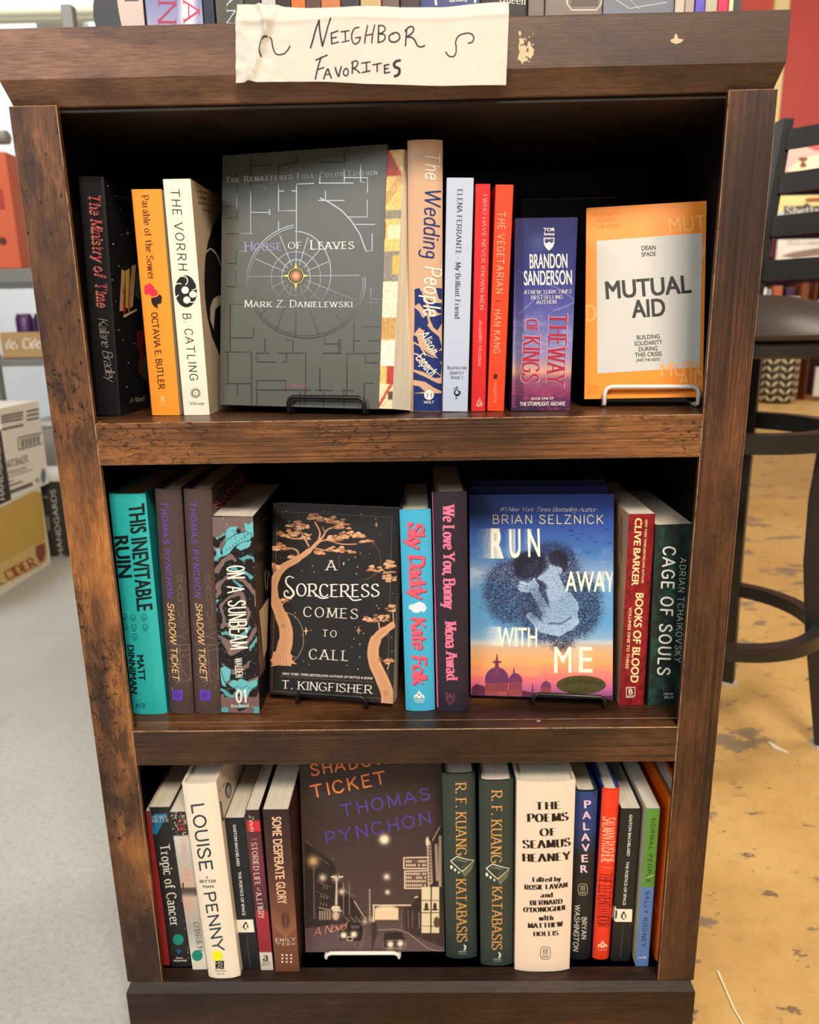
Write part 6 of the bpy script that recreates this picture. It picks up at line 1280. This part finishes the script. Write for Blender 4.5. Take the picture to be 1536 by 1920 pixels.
print_on(mb, tl_(ribbon([(60, 940), (265, 872)], 5)+ribbon([(68, 975), (108, 962)], 8)+ribbon([(70, 1010), (180, 970)], 12)+ribbon([(80, 1060), (265, 990)], 30)), fx(e), ink_, offx)
print_on(mb, tl_(disc(353, 925, 20, 60, 18)), fx(e), (88, 112, 130), offx); print_on(mb, tl_(layout('M', (300, 990), (325, 982), 44, 'BB')), fx(e), ink_, offx)
mb.build('carton_body', e, bevel=.003)
e, mb = carton('cardboard_box', 'black carton with white lettering beside the white carton, stacked on the yellow carton', 'box', -1.70, XB, 1.34, 1.633, .2755, .50, mat((44, 40, 38), .6))
print_on(mb, tl_(layout('HANDGARDS', (36, 1120), (-6, 640), 40, 'BX')), fx(e), (220, 214, 204), offx); mb.build('carton_body', e, bevel=.003)
# black hand guards carton behind
YB = 1.90
e, mb = carton('cardboard_box', 'black carton with vertical white lettering behind the yellow carton on the floor', 'box', -1.66, -1.225, YB, 2.2, 0, .278, mat((58, 54, 50), .6))
fy = lambda u, v: on_y(u, v, YB)-e.location
print_on(mb, tl_(layout('HANDGARDS', (522, 1575), (452, 1035), 42, 'BX')), fy, (206, 200, 190), offy)
print_on(mb, tl_(ngon([(375, 1255), (400, 1260), (412, 1375), (390, 1370)])+ribbon([(355, 1095), (395, 1105)], 12)), fy, (150, 144, 136), offy)
l0 = [(-.22, -.15, .2781), (.216, -.15, .2781), (.216, .15, .2781), (-.22, .15, .2781)]; mb.add(l0, [(0, 1, 2, 3)], mat((226, 224, 216), .6)); mb.build('carton_body', e, bevel=.002)

# rack
steel = mat((132, 130, 126), .45, metal=.3)
rk = empty('storage_rack', (-1.75, 2.5, 0), 'grey metal storage rack with cans, cartons and an orange binder behind the bookcase left side', 'rack')
def rb(name, x0, x1, y0, y1, z0, z1, m=steel): mb = MB(); mb.box(x0+1.75, x1+1.75, y0-2.5, y1-2.5, z0, z1, m); return mb.build(name, rk, bevel=.003)
for z in (.20, .690, 1.0): rb('shelf', -2.3, -1.2, 2.3, 2.75, z-.030 if z < 1 else .974, z if z < 1 else 1.026)
for x in (-1.655, -1.20): rb('post', x-.02, x+.02, 2.28, 2.32, 0, 1.9)
for x in (-2.28, -1.20): rb('post', x-.02, x+.02, 2.72, 2.76, 0, 1.9)
mb = MB(); mb.tube([(-.30, -.20, 1.483), (.272, -.20, 1.483), (.280, -.20, 1.483)], [.024, .024, .014], mat((136, 130, 122), .5), 14); mb.build('top_rail', rk, smooth=40)
e = empty('ring_binder', (-1.60, 2.45, 1.0262), 'orange binder with a finger hole standing on the upper shelf of the storage rack', 'binder')
mb = MB(); om = mat((204, 96, 62), .5); mb.box(-.15, .105, -.15, .12, 0, .41, om); mb.build('cover', e, bevel=.004)
mb = MB(); q = on_y(5.5, 452, 2.3)-e.location; mb.tube([(q.x, -.1505, q.z), (q.x, -.152, q.z)], .014, mat((90, 40, 30), .5), 16); mb.build('finger_hole', e)
mb = MB(); q = on_y(0, 365, 2.3)-e.location; mb.box(q.x-.03, q.x+.012, -.152, -.1502, q.z-.05, q.z+.02, mat((168, 60, 52), .6)); mb.build('spine_label', e)
tray = empty('drink_tray', (-1.5, 2.44, .6902), 'brown cardboard tray with white lettering holding purple cans on the storage rack', 'tray')
mb = MB(); tm = mat((172, 138, 92), .7); mb.box(-.115, .36, -.14, -.136, 0, .1, tm); mb.box(-.115, .36, .136, .14, 0, .1, tm); mb.box(-.115, -.111, -.136, .136, 0, .1, tm); mb.box(.356, .36, -.136, .136, 0, .1, tm); mb.box(-.115, .36, -.14, .14, 0, .003, tm)
print_on(mb, layout('der Cider', (12, 655), (84, 653), 20, 'S'), lambda u, v: on_y(u, v, 2.3)-tray.location, (226, 216, 196), offy); mb.build('tray_body', tray)
for i, nm in enumerate(('leftmost', 'second', 'third', 'fourth')):
    e = empty('drink_can', (-1.536+i*.072, 2.35, .6940), '%s of the purple cans standing in the brown tray' % nm, 'can', 'purple cans in the tray')
    mb = MB(); mb.rings([(.024, 0), (.032, .006), (.033, .012), (.033, .145), (.027, .162)], mat((74, 44, 88), .3, metal=.3), n=20); mb.build('can_body', e, smooth=40)
    mb = MB(); mb.rings([(.027, .1622), (.028, .165), (.026, .166), (.025, .1635)], mat((176, 172, 176), .3, metal=.8), n=20); mb.build('rim', e, smooth=40)
for x0, x1, h, c, t in ((-1.53, -1.34, .25, (142, 140, 134), 'left'), (-1.33, -1.23, .30, (120, 118, 112), 'right')):
    e = empty('storage_bin', ((x0+x1)/2, 2.5, .2002), '%s grey plastic bin on the middle shelf of the storage rack' % t, 'bin'); w_ = (x1-x0)/2
    mb = MB(); m_ = mat(c, .5); mb.box(-w_, w_, -.19, .19, 0, h, m_); mb.build('bin_body', e, bevel=.012); mb = MB(); mb.box(-w_-.006, w_+.006, -.198, .198, h-.03, h-.012, mat((190, 188, 182), .45)); mb.build('rim', e, bevel=.003)
# tall white panel behind the rack and pipes under the ceiling
for i, (v, r) in enumerate(((16, .05), (34, .03))):
    yp = (4.7, 4.86)[i]; p = on_y(60, v, yp); mb = MB(); mb.tube([(-5.9, yp, p.z), (-2.9, yp, p.z), (.8, yp, p.z)], r, mat((212, 206, 180), .6), 12); o = mb.build('pipe', smooth=40); tag(o, '%s cream painted pipe running along the white wall under the ceiling' % ('upper' if i == 0 else 'lower'), 'pipe')
e = None
p = on_y(95, 52, 4.92); mb = MB(); mb.box(p.x-.1, p.x+.22, 4.92, 4.998, p.z-.09, p.z+.06, mat((232, 234, 232), .5)); o = mb.build('junction_box', bevel=.01); tag(o, 'white junction box on the wall under the pipes at upper left', 'junction box')

# ------------------------------------------------------------------ right background: bar stool
bl = mat((34, 32, 31), .38, spec=.5); vin = mat((58, 52, 46), .38, spec=.5); stc = (.600, .71)
st = empty('bar_stool', (stc[0], stc[1], 0), 'black metal ladder back bar stool with round padded seat right of the bookcase', 'bar stool')
def s_(p): return Vector(p)-Vector((stc[0], stc[1], 0))
mb = MB(); mb.rings([(.0, .738), (.19, .738), (.198, .742), (.198, .758), (.19, .762)], bl, c=(.01, 0, 0), n=56); mb.build('seat_frame', st, smooth=40)
mb = MB(); mb.rings([(.186, .7622), (.199, .767), (.202, .774), (.192, .786), (.165, .803), (.125, .820), (.08, .832), (.04, .838), (.001, .840)], vin, c=(.01, 0, 0), n=56); mb.build('seat', st, smooth=60)
def band(name, z, r, h, th, c=(0, 0)):
    mb = MB(); mb.rings([(r-th, z), (r, z), (r, z+h), (r-th, z+h), (r-th, z)], bl, c=(c[0], c[1], 0), n=64, cap=False); mb.build(name, st, smooth=30)
band('foot_ring', .222, .185, .026, .024, (0, -.0)); band('support_ring', .585, .178, .032, .026)
A_ = [(stc[0]+.205*a, stc[1]+.205*b) for a, b in ((.53, .85), (.90, -.43), (-.43, -.90), (-.90, .43))]
for i, (x, y) in enumerate(A_):
    c = Vector((stc[0], stc[1], 0)); d = Vector((x, y, 0))-c; mb = MB(); u = d.normalized()
    pts = [c+u*.15+Vector((0, 0, .738)), c+u*.152+Vector((0, 0, .60)), c+u*.146+Vector((0, 0, .48)), c+u*.150+Vector((0, 0, .36)), c+u*.165+Vector((0, 0, .235)), c+u*(d.length)+Vector((0, 0, .004))]
    mb2 = [s_(p) for p in pts]; n = Vector((-u.y, u.x, 0)); vs = []; w_ = .0135
    for p in mb2:
        for a, b_ in ((-1, -1), (1, -1), (1, 1), (-1, 1)): vs.append(p+n*w_*a+u*w_*b_)
    fs = [(k*4+q, k*4+(q+1) % 4, k*4+4+(q+1) % 4, k*4+4+q) for k in range(5) for q in range(4)]+[(3, 2, 1, 0), (20, 21, 22, 23)]
    mb.add(vs, fs, bl); lg = mb.build('leg', st, bevel=.002)
    f = MB(); p = mb2[-1]; f.box(p.x-.017, p.x+.017, p.y-.017, p.y+.017, 0, .005, mat((206, 202, 196), .6)); fo = f.build('foot_cap', lg)
# curved ladder back
base, top = Vector((.664, .85, .745)), Vector((.706, .865, 1.155))
def arc_pt(t, z):
    k = (z-.745)/.425; o = base.lerp(top, k); a = .60+t*.85  # heading turns as the rail curves round the sitter
    R = .26; x = R*(math.sin(a)-math.sin(.60)); y = -R*(math.cos(.60)-math.cos(a))
    return Vector((o.x+R*(math.sin(a)-math.sin(.60))*1.0, o.y-R*(math.cos(.60)-math.cos(a))*1.0-t*.02, z))
for t in (0, 1.25):
    mb = MB(); P = []
    for k in range(9):
        z = .755+.40*k/8; P.append(arc_pt(t, z))
    vs = []
    for p in P:
        for dx, dy in ((-.011, -.018), (.011, -.018), (.011, .018), (-.011, .018)): vs.append(s_((p.x+dx, p.y+dy, p.z)))
    fs = [(k*4+q, k*4+(q+1) % 4, k*4+4+(q+1) % 4, k*4+4+q) for k in range(8) for q in range(4)]+[(3, 2, 1, 0), (32, 33, 34, 35)]
    mb.add(vs, fs, bl); mb.build('back_post', st, bevel=.002)
for va, vb in ((242, 281), (325, 363), (405, 443), (488, 526)):
    y_ = .845; za, zb = on_y(1500, va, y_).z, on_y(1500, vb, y_).z; mb = MB(); vs = []
    n = 14
    for i in range(n+1):
        t = i/n*1.25
        for z in (zb, za):
            p = arc_pt(t, z); 
            for q in (-.022, -.012): vs.append(s_((p.x+.002, p.y+q, z)))
    fs = []
    for i in range(n): a = 4*i; c = a+4; fs += [(a, c, c+2, a+2), (a+1, a+3, c+3, c+1), (a, a+1, c+1, c), (a+2, c+2, c+3, a+3)]
    fs += [(0, 2, 3, 1), (4*n, 4*n+1, 4*n+3, 4*n+2)]; mb.add(vs, fs, bl); mb.build('back_slat', st, smooth=30, bevel=.0015)

# ------------------------------------------------------------------ right background: book display, far away
YF = 6.6
def fz(u, v): return on_y(u, v, YF)
wd = mat((126, 70, 40), .5, bump=.1, bscale=30); wdd = mat((54, 30, 34), .6)
bs = empty('display_shelf', (3.6, YF+.2, 0), 'reddish wooden display shelf with calendars and books behind the bar stool', 'shelf')
def fb(name, u0, v0, u1, v1, m, dy0=0, dy1=.3, par=bs, org=None):
    a, c = fz(u0, v1), fz(u1, v0); org = org or par.location; mb = MB(); mb.box(a.x-org.x, c.x-org.x, YF+dy0-org.y, YF+dy1-org.y, max(a.z, 0), c.z, m); return mb.build(name, par)
fb('back_board', 1385, 236, 1640, 748, wdd, .30, .33)
for u0, u1 in ((1384, 1394), (1496, 1507), (1511, 1534)): fb('upright', u0, 530, u1, 752, wd, .02, .30)
for v0, v1 in ((322, 328), (407, 413), (489, 497), (576, 584)): fb('ledge', 1390, v0, 1640, v1, wd, .04, .30)
def item(name, label, cat, u0, v0, u1, v1, col, prints=(), dy=.06, th=.03):
    a, c = fz(u0, v1), fz(u1, v0); e = empty(name, ((a.x+c.x)/2, YF+dy, a.z), label, cat); mb = MB(); w_ = (c.x-a.x)/2
    mb.box(-w_, w_, 0, th, 0, c.z-a.z, mat(col, .5)); f = lambda u, v: on_y(u, v, YF+dy)-e.location
    for i, (tl, cc) in enumerate(prints): print_on(mb, tl, f, cc, Vector((0, -.002-.0015*i, 0)))
    mb.build('cover', e)
    pg = MB(); pg.box(-w_+.004, w_-.004, .003, th-.003, c.z-a.z, c.z-a.z+.0015, mat((220, 212, 196), .8)); pg.build('pages', e)
item('postcard_rack_book', 'pink and cream book with a small brown emblem, topmost behind the stool back', 'book', 1458, 268, 1640, 321, (204, 158, 150), [(ngon([(1475, 321), (1500, 300), (1530, 292), (1640, 285), (1640, 321)]), (226, 206, 168)), (rect(1498, 295, 1514, 302)+rect(1500, 306, 1512, 314)+disc(1506, 304, 3), (110, 70, 52)), (ngon([(1462, 268), (1500, 268), (1530, 282), (1640, 275), (1640, 268)]), (196, 80, 76))])
item('calendar', 'yellow calendar with white lettering on a dark band, behind the stool back', 'calendar', 1452, 362, 1640, 406, (226, 204, 140), [(rect(1470, 386, 1640, 405)+ngon([(1505, 386), (1513, 380), (1521, 386)]), (74, 66, 62)), (layout('Shetland', (1474, 403), (1556, 402), 15, 'S'), (232, 228, 218)), (ngon([(1510, 372), (1560, 368), (1560, 377), (1512, 378)]), (150, 90, 50)), (rect(1453, 398, 1470, 405), (170, 190, 206))])
item('calendar', 'white calendar with a hazy brown hill landscape, behind the stool back', 'calendar', 1461, 445, 1640, 488, (232, 224, 216), [(ngon([(1465, 480), (1490, 472), (1540, 464), (1640, 458), (1640, 478), (1540, 478), (1490, 484)]), (142, 120, 110)), (layout('2026 Calendar', (1475, 459), (1552, 458), 8, 'S'), (150, 140, 132))])
item('paperback_book', 'maroon book at the left of the white calendar', 'book', 1440, 447, 1459, 482, (96, 34, 46))
for i, (u0, u1, c, nm) in enumerate(((1425, 1434, (214, 208, 200), 'grey white'), (1435, 1444, (232, 228, 222), 'bright white'), (1445, 1452, (170, 180, 190), 'pale blue'), (1453, 1474, (176, 96, 56), 'rust coloured'), (1478, 1498, (70, 44, 78), 'deep purple'))):
    item('paperback_book', '%s book on the lower display shelf above the stool seat' % nm, 'book', u0, 536+i % 3*3, u1, 575, c, th=.12)
item('gift_box', 'cream box with a yellow flower pattern just above the stool seat', 'box', 1424, 557, 1489, 576, (222, 208, 160), [(blob(1445, 566, 11, 6)+blob(1465, 568, 9, 5), (222, 176, 70))], dy=-.12, th=.14)
# patterned vase of shell shapes
q = fz(1452, 716); e = empty('vase', (q.x-.02, YF-.12, .0), 'dark vase with rows of cream petal shapes standing on the floor before the display shelf', 'vase')
mb = MB(); vm = mat((70, 62, 46), .4); H_ = .60; mb.rings([(.11, 0), (.13, .03), (.15, .16), (.15, .44), (.13, .56), (.10, H_)], vm, n=36); mb.build('vase_body', e, smooth=60)
mb = MB(); pm = mat((216, 208, 176), .35)
for k in range(14):
    a = -math.pi/2+(k-6.5)*.40
    for j in range(8):
        z = .05+j*.068; r = .150 if .1 < z < .48 else .138; c = Vector((r*math.cos(a), r*math.sin(a), z)); t = Vector((-math.sin(a), math.cos(a), 0)); up = Vector((0, 0, 1)); s = 1 if k % 2 else -1; ax = (up*.7+t*s*.7); bx = (up*-.35*s+t*.5)
        vs = [c+ax*.034*math.cos(w_)+bx*.018*math.sin(w_)+c.normalized()*0+Vector((math.cos(a), math.sin(a), 0))*.008 for w_ in np.linspace(0, 2*math.pi, 10, endpoint=False)]; vs.append(c+Vector((math.cos(a), math.sin(a), 0))*.018)
        mb.add(vs, [(i, (i+1) % 10, 10) for i in range(10)], pm)
o = mb.build('petal_relief', e); o['kind'] = 'stuff'
e = empty('table_lamp', tuple(fz(1560, 576)-Vector((0, .15, 0))), 'white conical lamp shade at the right edge behind the stool', 'lamp')
a = fz(1521, 566); rr_ = e.location.x-a.x; mb = MB(); mb.rings([(rr_, 0.04), (rr_*.55, .17), (rr_*.45, .175)], mat((236, 234, 228), .5), n=28, cap=False); mb.build('lamp_shade', e, smooth=40); mb = MB(); mb.rings([(.06, 0), (.06, .01), (.012, .02), (.012, .15)], bl, n=14); mb.build('lamp_base', e)
# leaning white poster by the right edge below the lamp
item('poster', 'white poster leaning on the display shelf at the right edge below the seat', 'poster', 1519, 686, 1640, 742, (232, 230, 226), dy=-.06, th=.02)
